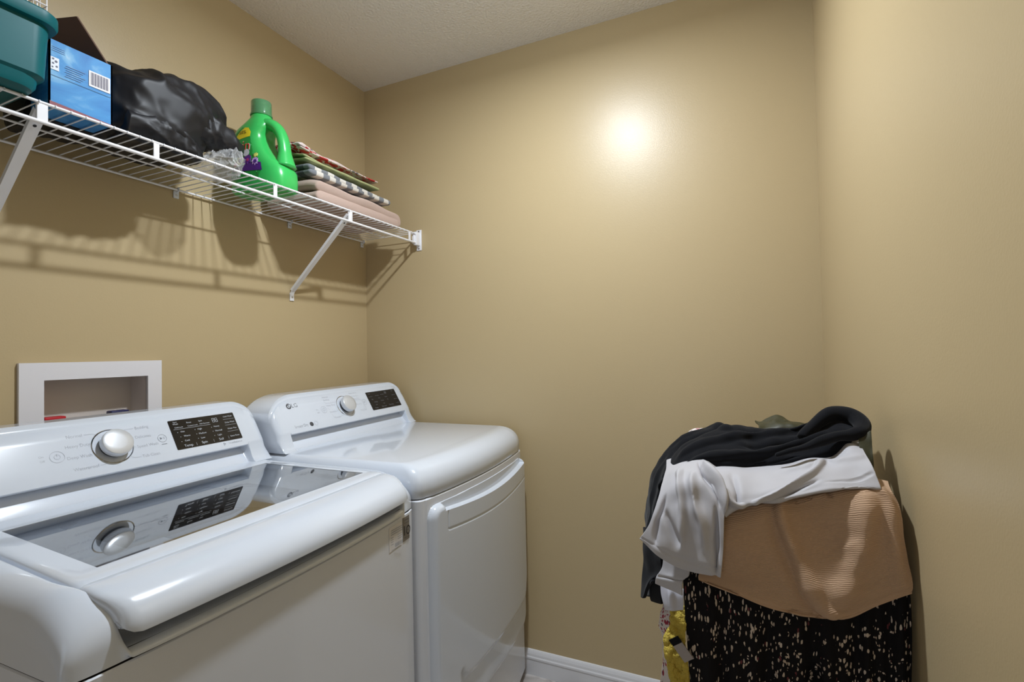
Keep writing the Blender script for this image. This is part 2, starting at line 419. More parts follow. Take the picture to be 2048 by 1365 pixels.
def display(parent, FM, x0, x1, y0, y1, items, bright=True):
    d = MB().prism([FM @ Vector((x, y, .0002)) for x, y in rrect(x0, x1, y0, y1, .002)], FM.to_3x3() @ Vector((0, 0, .0008))).obj('display', M_disp, parent)
    mb = MB(); w_, h_ = x1-x0, y1-y0
    for (tx, fx, fy, sz) in items:
        if tx == '-': hline(mb, FM, x0+fx[0]*w_, y0+fy*h_, x0+fx[1]*w_, y0+fy*h_, sz, .0014)
        elif tx == '|': hline(mb, FM, x0+fx*w_, y0+fy[0]*h_, x0+fx*w_, y0+fy[1]*h_, sz, .0014)
        elif tx == 'o': ringline(mb, FM, x0+fx*w_, y0+fy*h_, sz, sz*.9, 10, z=.0014)
        elif tx == '8':
            for a in range(2):
                X0 = x0+fx*w_+a*sz*.75; Y0 = y0+fy*h_
                for q in (0, .5, 1): hline(mb, FM, X0, Y0+q*sz, X0+sz*.5, Y0+q*sz, .0009, .0014)
                for q in (0, .5): hline(mb, FM, X0+q*sz, Y0, X0+q*sz, Y0+sz, .0009, .0014)
        else: mb.text(tx, sz, FM @ T3(x0+fx*w_, y0+fy*h_, .0014))
    mb.obj('display_print', M_print_white if bright else mat('dim_display_print', sr(120, 120, 124), .5), d, smooth=False, recalc=False)
    return d
def lg_mark(mb, FM, x, y, s):
    """ round mark of rings and the two letters beside it """
    n = 36
    ringline(mb, FM, x, y, s, s*.16, n)
    a = [(x+s*.72*math.cos(R(k)), y+s*.72*math.sin(R(k))) for k in range(70, 362, 12)]
    for p, q in zip(a, a[1:]): hline(mb, FM, *p, *q, s*.2)
    hline(mb, FM, x, y+s*.5, x, y-s*.35, s*.18); hline(mb, FM, x, y-s*.32, x+s*.35, y-s*.32, s*.18)
    ringline(mb, FM, x-s*.36, y+s*.3, s*.16, s*.15, 12)
    mb.text('LG', s*2.1, FM @ T3(x+s*2.45, y), sx=1.05)

# ---------------- dryer
DW, DD, DSEAM, DDECK, DBOW = .699, .715, .858, .945, .030
yaw = R(1.5)
dryer = tag(empty('dryer', (-.762, 1.0945, 0), (R(.7), 0, yaw)), 'white front loading clothes dryer against the back wall, far machine of the pair', 'dryer')
dryer.location.z = -.004
cabinet(dryer, DW, DD, DBOW, DSEAM)
o = outline(DW, DD, DBOW, .03)
def shr(P, iu, iv, z, D=DD, W=DW): return [(-D+(u+D)*(1-iu/D), W/2+(v-W/2)*(1-iv/(W/2)), z) for u, v in P]
rings = [shr(o, .002, .002, DSEAM), shr(o, 0, 0, DSEAM+.002)]
ru, rv, rz = .066, .028, .060
for k in range(0, 11):
    a = PI/2*k/10; rings.append(shr(o, ru*(1-math.cos(a)), rv*(1-math.cos(a)), DDECK-rz+rz*math.sin(a)))
ring_loft('top_cover', rings, M_white, dryer, cap_bot=True, ang=60)
con, FM = console(dryer, DW, DDECK, -.505, 1.000, 1.112, rn=.058, rf=.040, hn=.11, vn=.014)
# face coordinates: x along wall, y up the face (length ~ .125)
display(con, FM, .467, .648, .020, .097, [
    ('Damp', .09, .90, .0045), ('Wrinkle Care', .1, .74, .004), ('Reduce Static', .32, .76, .004), ('Anti Bacterial', .5, .78, .004), ('88', .62, .86, .0001),
    ('High', .12, .58, .0055), ('More', .36, .60, .0055), ('Mid High', .2, .42, .0055), ('Normal', .42, .44, .0055), ('60 min', .6, .62, .0055), ('50', .62, .46, .0055),
    ('Less', .44, .28, .0055), ('Low', .18, .27, .0055), ('Temp.', .14, .1, .0075), ('Dry Level', .4, .12, .0075), ('Time Dry', .66, .14, .0075),
    ('8', .6, .80, .009), ('Signal', .88, .9, .005), ('Rack Dry', .88, .66, .005), ('More Time', .9, .42, .005), ('Less Time', .9, .18, .005)], bright=False)
knob(con, FM, .335, .058, .030)
mb = MB(); lg_mark(mb, FM, .093, .088, .0095); mb.obj('logo', M_logo, con, smooth=False, recalc=False)
mb = MB()
mb.text('Sensor Dry', .014, FM @ T3(.110, .015), sx=.85)
mb.obj('sensor_print', M_print_grey, con, smooth=False, recalc=False)
mb = MB(); ringline(mb, FM, .152, .015, .0075, .0070); mb.obj('round_emblem', M_logo, con, smooth=False, recalc=False)
mb = MB()
for tx, x, y in (('Normal', .258, .102), ('Bedding', .258, .091), ('Heavy Duty', .268, .069), ('Delicates', .266, .044), ('Towels', .276, .021),
                 ('Perm. Press', .400, .103), ('Speed Dry', .404, .091), ('Super Dry', .404, .080), ('Air Dry', .408, .056), ('Time Dry', .418, .030)):
    mb.text(tx, .0085, FM @ T3(x, y))
for x, y, r in ((.229, .057, .0125), (.229, .057, .0055), (.441, .060, .0115)): ringline(mb, FM, x, y, r, .0007)
mb.text('On', .0075, FM @ T3(.200, .060)); mb.text('Off', .0075, FM @ T3(.200, .049))
mb.text('II', .009, FM @ T3(.4445, .060)); mb.poly([FM @ Vector(p) for p in ((.436, .064, .0006), (.436, .056, .0006), (.4415, .060, .0006))])
for x0, y0, x1, y1 in ((.243, .086, .25, .078), (.25, .078, .298, .078), (.248, .06, .254, .052), (.284, .044, .3, .05), (.255, .036, .26, .021), (.26, .021, .266, .021), (.286, .021, .31, .026), (.378, .074, .425, .074), (.425, .074, .430, .068), (.43, .05, .436, .032), (.43, .030, .436, .032)):
    hline(mb, FM, x0, y0, x1, y1)
ringline(mb, FM, .171, .015, .0075, .0006)
mb.obj('programme_print', M_print_light, con, smooth=False, recalc=False)
# door: raised slab with a scooped grip along the top
def dbow(v): return front_bow(v, DW, DBOW)
v0, v1, zb, zt_ = .024, .668, .215, .834
door_t = .022
def door_sheet():
    gv0, gv1 = v0+.048, v1-.018
    def lipz(v): s_ = min(max((v-gv0)/(gv1-gv0), 0), 1); return zt_-.020-.016*math.sin(PI*s_)
    def inset(v, z):
        dx = min(v-v0, v1-v); dz1 = zt_-z; dz0 = z-zb; dz = min(dz1, dz0); r = .034 if dz1 < dz0 else .05
        if dx < r and dz < r: return r-math.hypot(r-dx, r-dz)
        return min(dx, dz)
    vl = sorted(set(round(x, 5) for x in [v0-.002, v0, v0+.0005, v0+.0015, v0+.003, v0+.005, v0+.008, v0+.011, v0+.015, v0+.019, v0+.024, v0+.03, v0+.036, v0+.042] +
         [gv0+x for x in (0, .0015, .003, .0045, .006, .008, .0095, .011, .0125, .014, .016, .02)] + list(np.linspace(gv0+.024, gv1-.02, 60)) +
         [gv1-x for x in (.014, .011, .009, .006, .0045, .003, .0015, 0)] + [v1-x for x in (.0155, .014, .012, .010, .0075, .005, .003, .0015, .0005, 0, -.002)]))
    rel = [-.062, -.058, -.0545, -.0530, -.0515, -.0500, -.0485, -.045, -.036, -.026, -.018, -.012, -.008, -.005, -.0025, -.001, 0, .0008, .0016, .0026, .004, .006, .009]
    low = [zb-.002, zb, zb+.0005, zb+.002, zb+.005, zb+.009, zb+.014, zb+.02]+list(np.linspace(zb+.028, lipz(.35)-.068, 90))
    topn = 12
    vs = []; fs = []; nu = len(vl)-1; rows = len(low)+len(rel)+topn; nv = rows-1
    for j in range(rows):
        for v in vl:
            L = lipz(v)
            if j < len(low): z = zb+(low[j]-zb)*((L-.068-zb)/(lipz(.35)-.068-zb)) if j >= 8 else low[j]
            elif j < len(low)+len(rel): z = L+rel[j-len(low)]
            else: f = (j-len(low)-len(rel)+1)/topn; z = (L+.009)+(zt_+.002-L-.009)*(1-(1-f)**1.6)
            d = inset(v, z); r = .018
            h = -.004 if d <= 0 else (-.004+(door_t+.004)*math.sqrt(max(0, 1-(1-min(d/r, 1))**2)))
            ev = smooth01((v-gv0)/.0045)*smooth01((gv1-v)/.0045)
            q = smooth01((z-L)/.0022)
            h = h*(1-q*ev)+min(h, .0025)*(q*ev)
            if gv0+.011 < v < gv1+.004:
                g = abs(z-(L-.0515)); h -= .0022*max(0, 1-(g/.0026)**2)
            if abs(v-(gv0+.011)) < .0028 and L-.052 < z < L: h -= .0022*(1-((v-gv0-.011)/.0028)**2)
            # moulded step low on the door, turning up at both sides
            uc0, uc1 = v0+.108, v1-.045
            if v > uc0:
                a = max(0, (v-uc1)/(v1-.012-uc1)); a = min(a, 1)
                zc_ = .330+.03*max(0, (uc0+.03-v)/.03)**2+.10*a**2
                h -= .007*smooth01((zc_-z)/.012)*(1-smooth01((zb+.06-z)/.03)*.0)
            vs.append((dbow(v)+h, v, z))
    for j in range(nv):
        for i in range(nu):
            a = j*(nu+1)+i; fs.append((a, a+1, a+nu+2, a+nu+1))
    nb = len(vs); loop = [i for i in range(nu+1)] + [j*(nu+1)+nu for j in range(1, nv+1)] + [nv*(nu+1)+i for i in range(nu-1, -1, -1)] + [j*(nu+1) for j in range(nv-1, 0, -1)]
    for k in loop: vs.append((dbow(vs[k][1])-.014, vs[k][1], vs[k][2]))
    L = len(loop)
    for k in range(L): fs.append((loop[k], loop[(k+1) % L], nb+(k+1) % L, nb+k))
    fs.append(tuple(nb+k for k in range(L)))
    return mesh('door', vs, fs, M_white, dryer, ang=75)
door = door_sheet()

# ---------------- washer
WW, WD, WSEAM, WDECK, WBOW = .747, .715, .836, .930, .022
washer = tag(empty('washer', (-.757, .339, 0), (R(.4), 0, R(1.5))), 'white top loading washing machine with a dark glass lid, nearest the camera', 'washing machine')
washer.location.z = -.002
cabinet(washer, WW, WD, WBOW, WSEAM)
# top cover: loft of sections along the width; side sections are full, middle ones leave a bed for the lid
NB = 30
def prof_side():
    P = [(-WD, WDECK)]+[(u, WDECK) for u in (-.62, -.50, -.47, -.465, -.40, -.34, -.28, -.22, -.16, -.12)]
    for k in range(0, 15):
        a = PI/2*k/14; P.append((-.095+.095*math.sin(a), WDECK-.068+.068*math.cos(a)))
    P += [(0, WDECK-.075), (0, WDECK-.08), (0, WSEAM+.008), (0, WSEAM)]; return P
def prof_bed():
    zb_ = WDECK-.026
    P = [(-WD, WDECK)]+[(-.62, WDECK), (-.50, WDECK), (-.47, WDECK-.002), (-.465, zb_)]+[(u, zb_) for u in (-.40, -.34, -.28, -.22, -.16, -.12)]
    P += [(-.105, zb_-.001), (-.09, zb_-.002), (-.078, zb_-.004), (-.068, zb_-.008), (-.060, zb_-.014), (-.055, zb_-.021), (-.052, zb_-.029), (-.050, zb_-.037), (-.047, zb_-.045), (-.041, zb_-.051), (-.032, zb_-.054), (-.020, zb_-.055), (-.010, zb_-.0555), (-.002, zb_-.057), (.004, zb_-.060)]
    P += [(.0065, zb_-.063), (.007, zb_-.066), (.004, WSEAM+.004), (0, WSEAM)]; return P
PS, PB = prof_side(), prof_bed(); NP = len(PS)
LV0, LV1 = .048, WW-.038
stn = [0]+[.036*(1-math.cos(PI/2*k/8)) for k in range(9)]
E0, E1 = LV0-.010, LV1+.010    # where the lid bed starts on both sides
def frin(u, v, k=.009):
    a = k*smooth01((u+.035)/.05)
    return a*math.exp(-((v-LV0)/.030)**2)-a*math.exp(-((v-LV1)/.030)**2)
def skw(u, v, k=.009): return frin(u, v, k)+ .10*smooth01(v/.05)*(1-v/WW)*max(0, min(.40, -u-.09))
sv = sorted(set([round(x, 5) for x in stn]+[round(WW-x, 5) for x in stn]+[round(E0+.014*k/7, 5) for k in range(8)]+[round(E1-.014*k/7, 5) for k in range(8)]+[.09, .13, .18, .24, .30, WW/2, WW-.30, WW-.24, WW-.18, WW-.13, WW-.09]))
sts = [(0, 0)]+[(v, 1) for v in sv]+[(WW, 0)]
vs = []; first = True
for idx, (v, _) in enumerate(sts):
    d = min(v, WW-v); wr_ = smooth01((v-E0)/.014)*smooth01((E1-v)/.014)
    g = math.sqrt(max(0, 1-(1-min(d/.036, 1))**2)); end = idx in (0, len(sts)-1)
    for (a, b_) in zip(PS, PB):
        u = a[0]*(1-wr_)+b_[0]*wr_; z = a[1]*(1-wr_)+b_[1]*wr_
        z = WSEAM if end else (WSEAM + (z-WSEAM)*(.40+.60*g))
        if z > WDECK-.0 : z = WDECK
        u2 = u + front_bow(v, WW, WBOW)*max(0, (u+WD)/WD)
        u2 = u2 - .014*(1-g)*max(0, (u+WD)/WD)
        a_ = .020*smooth01((u+.120)/.12)
        sh_ = a_*math.exp(-((v-LV0)/.045)**2)-a_*math.exp(-((v-LV1)/.045)**2)
        vs.append((u2, v+(skw(u, v, 0)+sh_*smooth01(d/.03))*(0 < d), z))
fs = []
for j in range(len(sts)-1):
    for i in range(NP-1):
        q = (j*NP+i, j*NP+i+1, (j+1)*NP+i+1, (j+1)*NP+i)
        cu = sum(vs[k][0] for k in q)/4; cv = sum(vs[k][1] for k in q)/4; cz = sum(vs[k][2] for k in q)/4
        if abs(cz-(WDECK-.026)) < .004 and ((cu+.30)/.195)**2+((cv-WW/2)/.195)**2 < 1: continue
        fs.append(q)
fs.append(tuple(range(NP))); fs.append(tuple((len(sts)-1)*NP+i for i in range(NP)))
mesh('top_cover', vs, fs, M_white, washer, ang=60)
# tub under the glass
tub_c = Matrix.Translation((-.30, WW/2, 0))
MB().lathe([(.214, WDECK-.030), (.212, WDECK-.034), (.196, WDECK-.038), (.188, WDECK-.046), (.184, WDECK-.060), (.190, WDECK-.078), (.202, WDECK-.084)], 64, tub_c).obj('tub_ring', M_whiteplastic, washer)
MB().lathe([(.188, WDECK-.080), (.187, WDECK-.12), (.188, .56), (.17, .53), (0, .52)], 64, tub_c).obj('drum', M_steel, washer)
MB().lathe([(0, .535), (.10, .54), (.06, .57), (.03, .60), (.02, .70), (0, .705)], 32, tub_c).obj('agitator', M_whiteplastic, washer)
# lid: frame grid with the glass opening, curved down over the front
lu = [-.470, -.467, -.462, -.452, -.30, -.20, -.107, -.095, -.085, -.0705, -.0690, -.0675]
lz = [.920, .9255, .929, .9305, .9305, .9305, .9305, .9305, .930, .9285, .9270, .9282]
for k in range(1, 13):
    a = PI/2*k/12*1.06
    lu.append(-.0675+.083*math.sin(a)**.95); lz.append(.9282-.052*(1-math.cos(a)))
gu0, gu1 = -.452, -.107
gv0, gv1 = .090, .679
lv = [LV0, LV0+.0015, LV0+.005, LV0+.012, LV0+.025, gv0]+[gv0+(gv1-gv0)*k/16 for k in range(1, 16)]+[gv1, LV1-.025, LV1-.012, LV1-.005, LV1-.0015, LV1]
vs = []; fs = []; inner = []
NL = len(lu)
TH = .016
nrm2 = []
for k in range(NL):
    a_, b_ = max(k-1, 0), min(k+1, NL-1); du, dz = lu[b_]-lu[a_], lz[b_]-lz[a_]; L_ = math.hypot(du, dz); nrm2.append((-dz/L_, du/L_))
for k in range(5, 12): nrm2[k] = (0, 1)
for v in lv:
    d = min(v-LV0, LV1-v); g = math.sqrt(max(0, 1-(1-min(d/.012, 1))**2))
    cb_ = 1-math.sqrt(max(0, 1-(1-min(d/.028, 1))**2)); c = 1-math.sqrt(max(0, 1-(1-min(d/.020, 1))**2))
    for k, (u, z) in enumerate(zip(lu, lz)):
        fw = smooth01((u+.107)/.09)
        uu = u+front_bow(v, WW, WBOW)*fw-.018*c*smooth01((u+.06)/.08)
        z = max(z-.006*(1-g), lz[-1]+.018*cb_)
        vs.append((uu, v+skw(u, v), z)); n_ = nrm2[k]
        inner.append((uu-TH*n_[0]*(1-.5*c), v+skw(u, v), z-TH*n_[1]))
nO = len(vs); vs += inner
quads = []
for j in range(len(lv)-1):
    for i in range(NL-1):
        a_, b_ = lu[i], lu[i+1]; c_, d_ = lv[j], lv[j+1]
        if a_ >= gu0-1e-6 and b_ <= gu1+1e-6 and c_ >= gv0-1e-6 and d_ <= gv1+1e-6: continue
        quads.append((j*NL+i, j*NL+i+1, (j+1)*NL+i+1, (j+1)*NL+i))
edges = {}
for q in quads:
    fs.append(q); fs.append(tuple(x+nO for x in q[::-1]))
    for a_, b_ in zip(q, q[1:]+q[:1]): edges.setdefault(frozenset((a_, b_)), []).append((a_, b_))
for e_ in edges.values():
    if len(e_) == 1: a_, b_ = e_[0]; fs.append((b_, a_, a_+nO, b_+nO))
used = sorted({x for f in fs for x in f}); mp_ = {x: i for i, x in enumerate(used)}
lid = mesh('lid', [vs[x] for x in used], [tuple(mp_[x] for x in f) for f in fs], M_white, washer, ang=55)
gl = MB()
NG = 16
def gpt(k, side, z): v = gv0+(gv1-gv0)*k/NG; u = gu0 if side == 0 else gu1; return (u, v+skw(u, v), z)
for z0_, z1_ in ((.9262, .9298),):
    A = [gl.bm.verts.new(gpt(k, 0, z1_)) for k in range(NG+1)]; B = [gl.bm.verts.new(gpt(k, 1, z1_)) for k in range(NG+1)]
    A2 = [gl.bm.verts.new(gpt(k, 0, z0_)) for k in range(NG+1)]; B2 = [gl.bm.verts.new(gpt(k, 1, z0_)) for k in range(NG+1)]
    for k in range(NG):
        gl.bm.faces.new((A[k], B[k], B[k+1], A[k+1])); gl.bm.faces.new((A2[k], A2[k+1], B2[k+1], B2[k]))
        gl.bm.faces.new((A[k], A[k+1], A2[k+1], A2[k])); gl.bm.faces.new((B[k], B2[k], B2[k+1], B[k+1]))
    gl.bm.faces.new((A[0], A2[0], B2[0], B[0])); gl.bm.faces.new((A[-1], B[-1], B2[-1], A2[-1]))
gl.obj('lid_glass', M_glass, lid, smooth=False)
# console
con, FM = console(washer, WW, WDECK, -.525, .984, 1.100, rn=.05, rf=.058)
WT = [('Signal', .09, .93, .0045), ('Wash', .09, .86, .006), ('Child Lock', .12, .74, .005), ('-', (.04, .58), .68, .0006),
      ('Rinse', .28, .86, .006), ('Control Lock', .32, .74, .005), ('Spin', .45, .86, .006), ('Add Garment', .5, .75, .005), ('8', .63, .74, .0115),
      ('Hot', .15, .58, .0065), ('Warm', .19, .42, .0065), ('Cold', .17, .26, .0065), ('Temp.', .17, .09, .0095),
      ('High', .4, .58, .0065), ('Medium', .42, .42, .0065), ('Low', .4, .26, .0065), ('Spin', .4, .1, .0095),
      ('Heavy', .66, .58, .0065), ('Normal', .67, .42, .0065), ('Light', .66, .26, .0065), ('Soil', .66, .1, .0095),
      ('o', .08, .57, .0009), ('o', .10, .41, .0009), ('o', .09, .25, .0009), ('o', .33, .58, .0009), ('o', .33, .42, .0009), ('o', .33, .26, .0009), ('o', .58, .57, .0009), ('o', .58, .42, .0009), ('o', .58, .26, .0009),
      ('|', .28, (.04, .14), .0005), ('|', .54, (.04, .14), .0005), ('|', .78, (.06, .16), .0005),
      ('Cold Wash', .89, .88, .006), ('-', (.8, .98), .78, .0005), ('Delay Wash', .89, .66, .006), ('-', (.8, .98), .56, .0005), ('Water Plus', .89, .42, .006), ('-', (.8, .98), .32, .0005), ('Extra Rinse', .89, .14, .006)]
display(con, FM, .491, .676, .017, .099, WT)
knob(con, FM, .356, .057, .0318)
mb = MB()
for tx, x, y, al in (('Normal', .305, .094, 'RIGHT'), ('Heavy Duty', .314, .071, 'RIGHT'), ('Deep Wash', .312, .045, 'RIGHT'), ('Waterproof', .318, .017, 'RIGHT'),
                     ('Bedding', .412, .093, 'LEFT'), ('Delicates', .406, .069, 'LEFT'), ('Speed Wash', .404, .045, 'LEFT'), ('Tub Clean', .408, .019, 'LEFT')):
    mb.text(tx, .0105, FM @ T3(x, y), al, .92)
for x0, y0, x1, y1 in ((.308, .094, .324, .094), (.324, .094, .334, .088), (.317, .071, .313, .071), (.316, .045, .318, .046), (.32, .017, .330, .017), (.330, .017, .338, .022),
                       (.409, .093, .392, .093), (.392, .093, .382, .090), (.403, .069, .398, .067), (.401, .045, .398, .046), (.405, .019, .392, .019), (.392, .019, .384, .024)):
    hline(mb, FM, x0, y0, x1, y1)
mb.obj('programme_print', M_print_light, con, smooth=False, recalc=False)
mb = MB(); ringline(mb, FM, .465, .056, .0105, .0006); mb.text('II', .0085, FM @ T3(.469, .056)); mb.poly([FM @ Vector(p) for p in ((.460, .0595, .0006), (.460, .0525, .0006), (.4655, .056, .0006))])
hline(mb, FM, .459, .040, .472, .040, .0012)
mb.obj('start_button', M_print_grey, con, smooth=False, recalc=False)
mb = MB(); ringline(mb, FM, .250, .053, .013); ringline(mb, FM, .250, .053, .0055); hline(mb, FM, .250, .054, .250, .060)
mb.text('On', .0065, FM @ T3(.224, .058)); mb.text('Off', .0065, FM @ T3(.224, .048)); mb.obj('power_button', M_print_light, con, smooth=False, recalc=False)
mb = MB(); mb.text('TrueBalance', .0085, FM @ T3(.650, .009)); ringline(mb, FM, .617, .009, .0045, .0014, 3); mb.obj('emblem_print', M_print_grey, con, smooth=False, recalc=False)
# stickers on the washer's front, near its far end
def wfront(v, z, e=.0012): return (front_bow(v, WW, WBOW)+e, v, z)
def moved(M_, v, z): return M_ @ Matrix.Translation((v, z, 0))
mb = MB(); mb.prism([wfront(.684, .768, .0004), wfront(.716, .768, .0004), wfront(.716, .826, .0004), wfront(.684, .826, .0004)], (.0006, 0, 0))
st_ = mb.obj('warranty_sticker', M_tag, washer, smooth=False)
SM = Matrix(((0, 0, 1, front_bow(.684, WW, WBOW)+.0016), (1, 0, 0, .700), (0, 1, 0, .797), (0, 0, 0, 1)))
mb = MB(); mb.text('1', .034, SM @ T3(-.0105, -.004), sx=.9); ringline(mb, SM, .0045, -.004, .0085, .0026, 32, 1.35); mb.text('YEAR', .004, SM @ T3(.0045, -.004))
mb.text('LIMITED', .0055, SM @ T3(0, .022)); mb.text('WARRANTY', .004, SM @ T3(0, .015)); mb.text('DIRECT DRIVE', .0035, SM @ T3(0, -.021))
mb.obj('sticker_print', mat('dark_print', sr(40, 36, 32), .5), st_, smooth=False, recalc=False)
st_ = MB().prism([wfront(.622, .766, .0004), wfront(.677, .766, .0004), wfront(.677, .822, .0004), wfront(.622, .822, .0004)], (.0004, 0, 0)).obj('rating_label', mat('label_white', sr(222, 220, 220), .5), washer, smooth=False)
SM = Matrix(((0, 0, 1, front_bow(.622, WW, WBOW)+.0012), (1, 0, 0, .650), (0, 1, 0, .794), (0, 0, 0, 1)))
mb = MB()
for z in (.021, .016, .011): hline(mb, SM, -.022, z, .024, z, .0012)
for z in (.004, -.001, -.006): hline(mb, SM, -.022, z, -.013, z, .001); hline(mb, SM, .004, z, .02, z, .001)
hline(mb, SM, -.022, -.012, -.012, -.012, .001)
for k in range(20): hline(mb, SM, -.006+k*.0015, -.022, -.006+k*.0015, -.013, .0004+.0006*(k % 3 == 0))
hline(mb, SM, -.02, -.025, .016, -.025, .0008)
mb.obj('label_print', M_print_grey, st_, smooth=False, recalc=False)

# ------------------------------------------------------------ laundry outlet box in the left wall
t = tag(empty('laundry_outlet_box', (XW, (ob['y0']+ob['y1'])/2, (ob['z0']+ob['z1'])/2)), 'white recessed laundry outlet box in the wall behind the washer', 'outlet box')
def loc(o, p=None):
    """ keep world-built geometry in place under a parent """
    o.matrix_parent_inverse = (p or o.parent).matrix_world.inverted() if False else Matrix.Translation(-(p or o.parent).location); return o
y0, y1, z0, z1 = ob['y0'], ob['y1'], ob['z0'], ob['z1']
iy0, iy1, iz0, iz1 = y0+.047, y1-.037, z0+.045, z1-.043
fx = .010
mb = MB()
mb.box(XW+.0005, XW+fx, y0, iy0, z0, z1).box(XW+.0005, XW+fx, iy1, y1, z0, z1).box(XW+.0005, XW+fx, iy0, iy1, iz1, z1, .0).box(XW+.0005, XW+fx, iy0, iy1, z0, iz0, .0)
loc(mb.obj('frame', M_box, t, smooth=False))
d_ = .075; e = .003
mb = MB()
mb.box(XW-d_, XW-d_+e, iy0-e, iy1+e, iz0-e, iz1+e).box(XW-d_, XW+.002, iy0-e, iy0, iz0, iz1).box(XW-d_, XW+.002, iy1, iy1+e, iz0, iz1).box(XW-d_, XW+.002, iy0-e, iy1+e, iz1, iz1+e).box(XW-d_, XW+.002, iy0-e, iy1+e, iz0-e, iz0)
loc(mb.obj('recess', mat('recess_white', sr(205, 196, 190), .5), t, smooth=False))
for yy, m_, nm in ((iy0+.035, M_red, 'hot_valve'), (iy1-.055, mat('blue_valve', sr(40, 45, 90), .35), 'cold_valve')):
    mb = MB(); mb.tube([(XW-.035, yy, iz0), (XW-.035, yy, iz0+.05)], .009, 12); mb.tube([(XW-.035, yy, iz0+.03), (XW-.012, yy, iz0+.03)], .008, 12)
    v_ = loc(mb.obj(nm, mat('brass_'+nm, (.75, .6, .3), .3, 1), t))
    hd = MB().box(XW-.045, XW-.018, yy-.022, yy+.022, iz0+.052, iz0+.062, .003).obj('valve_handle', m_, v_)
loc(MB().box(XW-.06, XW-.02, iy0+.055, iy0+.12, iz0, iz0+.045, .006).obj('drain_block', M_box, t))

# ------------------------------------------------------------ wire shelf
RX, RZ, RL, BZ = -1.253, 1.747, 1.708, 1.7405
SY0, SY1 = .10, 1.778
shelf = tag(empty('wire_shelf', (RX, SY1, RZ)), 'long white coated wire shelf fixed to the left wall', 'shelf')
def sh(mb, name, m=M_wire, p=shelf, **k):
    return loc(mb.obj(name, m, p, **k), shelf) if p is shelf else mb.obj(name, m, p, **k)
sh(MB().tube([(RX, SY0, RZ), (RX, SY1, RZ)], .0032, 10), 'front_rail')
sh(MB().tube([(RX, SY0, RL), (RX, SY1+.006, RL)], .0042, 10), 'lower_rail')
sh(MB().tube([(XW+.012, SY0, BZ), (XW+.012, SY1, BZ)], .0032, 10), 'back_rail')
sh(MB().tube([(-1.395, SY0, RZ-.0045), (-1.395, SY1-.03, RZ-.0045)], .0024, 8), 'middle_rail')
y = SY1-.010; k = 0
while y > SY0:
    sh(MB().tube([(XW+.008, y, RZ-.0005), (RX-.004, y, RZ-.0005), (RX+.0035, y, RZ+.0015), (RX+.0055, y, RZ-.004)], .0015, 6), 'cross_wire'); y -= .0262
for y in (SY1-.045, 1.385, 1.065, .73):
    sh(MB().box(RX-.001, RX+.002, y-.0065, y+.0065, RL, RZ, .0008), 'rail_strap')
# end bracket on the back wall
mb = MB()
mb.box(RX-.012, RX+.014, YB-.0035, YB-.0005, RL-.030, RZ+.020, .001).box(RX-.010, RX+.007, YB-.030, YB-.003, RL-.010, RZ+.008, .002)
mb.box(RX-.012, RX-.002, YB-.036, YB-.028, RL-.004, RZ+.004, .001)
eb = sh(mb, 'end_bracket')
for z in (RL-.022, RZ+.013): MB().lathe([(0, 0), (.0035, 0), (.0035, .0012), (0, .0018)], 12, Matrix.Translation((RX+.001, YB-.0036, z)) @ Matrix.Rotation(R(90), 4, 'X')).obj('screw', M_steel, eb)
# slanted support braces down to the wall
def brace(y, wz, screw=True):
    top = Vector((RX-.003, y, RL+.022)); bot = Vector((XW+.011, y, wz))
    d = (bot-top).normalized(); n = Vector((-d.z, 0, d.x)); L = (bot-top).length
    if n.x < 0: n = -n
    mb = MB(); wd = .0105
    # channel section: web facing the room with two side flanges
    prof = [(-wd, 0), (wd, 0), (wd, -.010), (wd-.0015, -.010), (wd-.0015, -.0015), (-wd+.0015, -.0015), (-wd+.0015, -.010), (-wd, -.010)]
    A = [mb.bm.verts.new(top+Vector((0, a, 0))+n*b_) for a, b_ in prof]; B = [mb.bm.verts.new(bot+Vector((0, a*.8, 0))+n*b_) for a, b_ in prof]
    for i in range(8): mb.bm.faces.new((A[i], A[(i+1) % 8], B[(i+1) % 8], B[i]))
    mb.bm.faces.new(A[::-1]); mb.bm.faces.new(B)
    mb.prism([bot+Vector((0, -.0085, .006)), bot+Vector((0, .0085, .006)), Vector((XW+.003, y+.0095, wz-.008)), Vector((XW+.003, y-.0095, wz-.008))], (.002, 0, .001))
    mb.box(XW+.0005, XW+.004, y-.0095, y+.0095, wz-.036, wz-.006, .0012)
    mb.box(RX-.005, RX+.0015, y-.009, y+.009, RL-.002, RZ-.002, .001)
    b_ = sh(mb, 'support_brace', smooth=False)
    MB().lathe([(0, 0), (.0035, 0), (.0032, .001), (0, .0015)], 12, Matrix.Translation((XW+.004, y, wz-.022)) @ Matrix.Rotation(R(90), 4, 'Y')).obj('screw', M_steel, b_)
    MB().lathe([(0, 0), (.0032, 0), (0, .0006)], 12, Matrix.Translation(top+d*.035+n*.0003) @ n.to_track_quat('Z', 'Y').to_matrix().to_4x4()).obj('rivet_hole', M_dark, b_)
brace(1.383, 1.478); brace(.516, 1.478)
# wall clips under the back rail
for y in (.955, 1.375, 1.774):
    mb = MB(); mb.tube([(XW+.004, y, BZ+.004), (XW+.016, y, BZ+.006), (XW+.018, y, BZ-.002), (XW+.010, y, BZ-.006)], .0022, 6).box(XW+.0005, XW+.005, y-.008, y+.008, BZ-.024, BZ-.002, .0015)
    cl = sh(mb, 'wall_clip', M_whiteplastic)
    MB().lathe([(0, 0), (.0035, 0), (0, .0015)], 12, Matrix.Translation((XW+.005, y, BZ-.015)) @ Matrix.Rotation(R(90), 4, 'Y')).obj('screw', M_steel, cl)

TOP = RZ+.0022   # top of the wires, where things stand
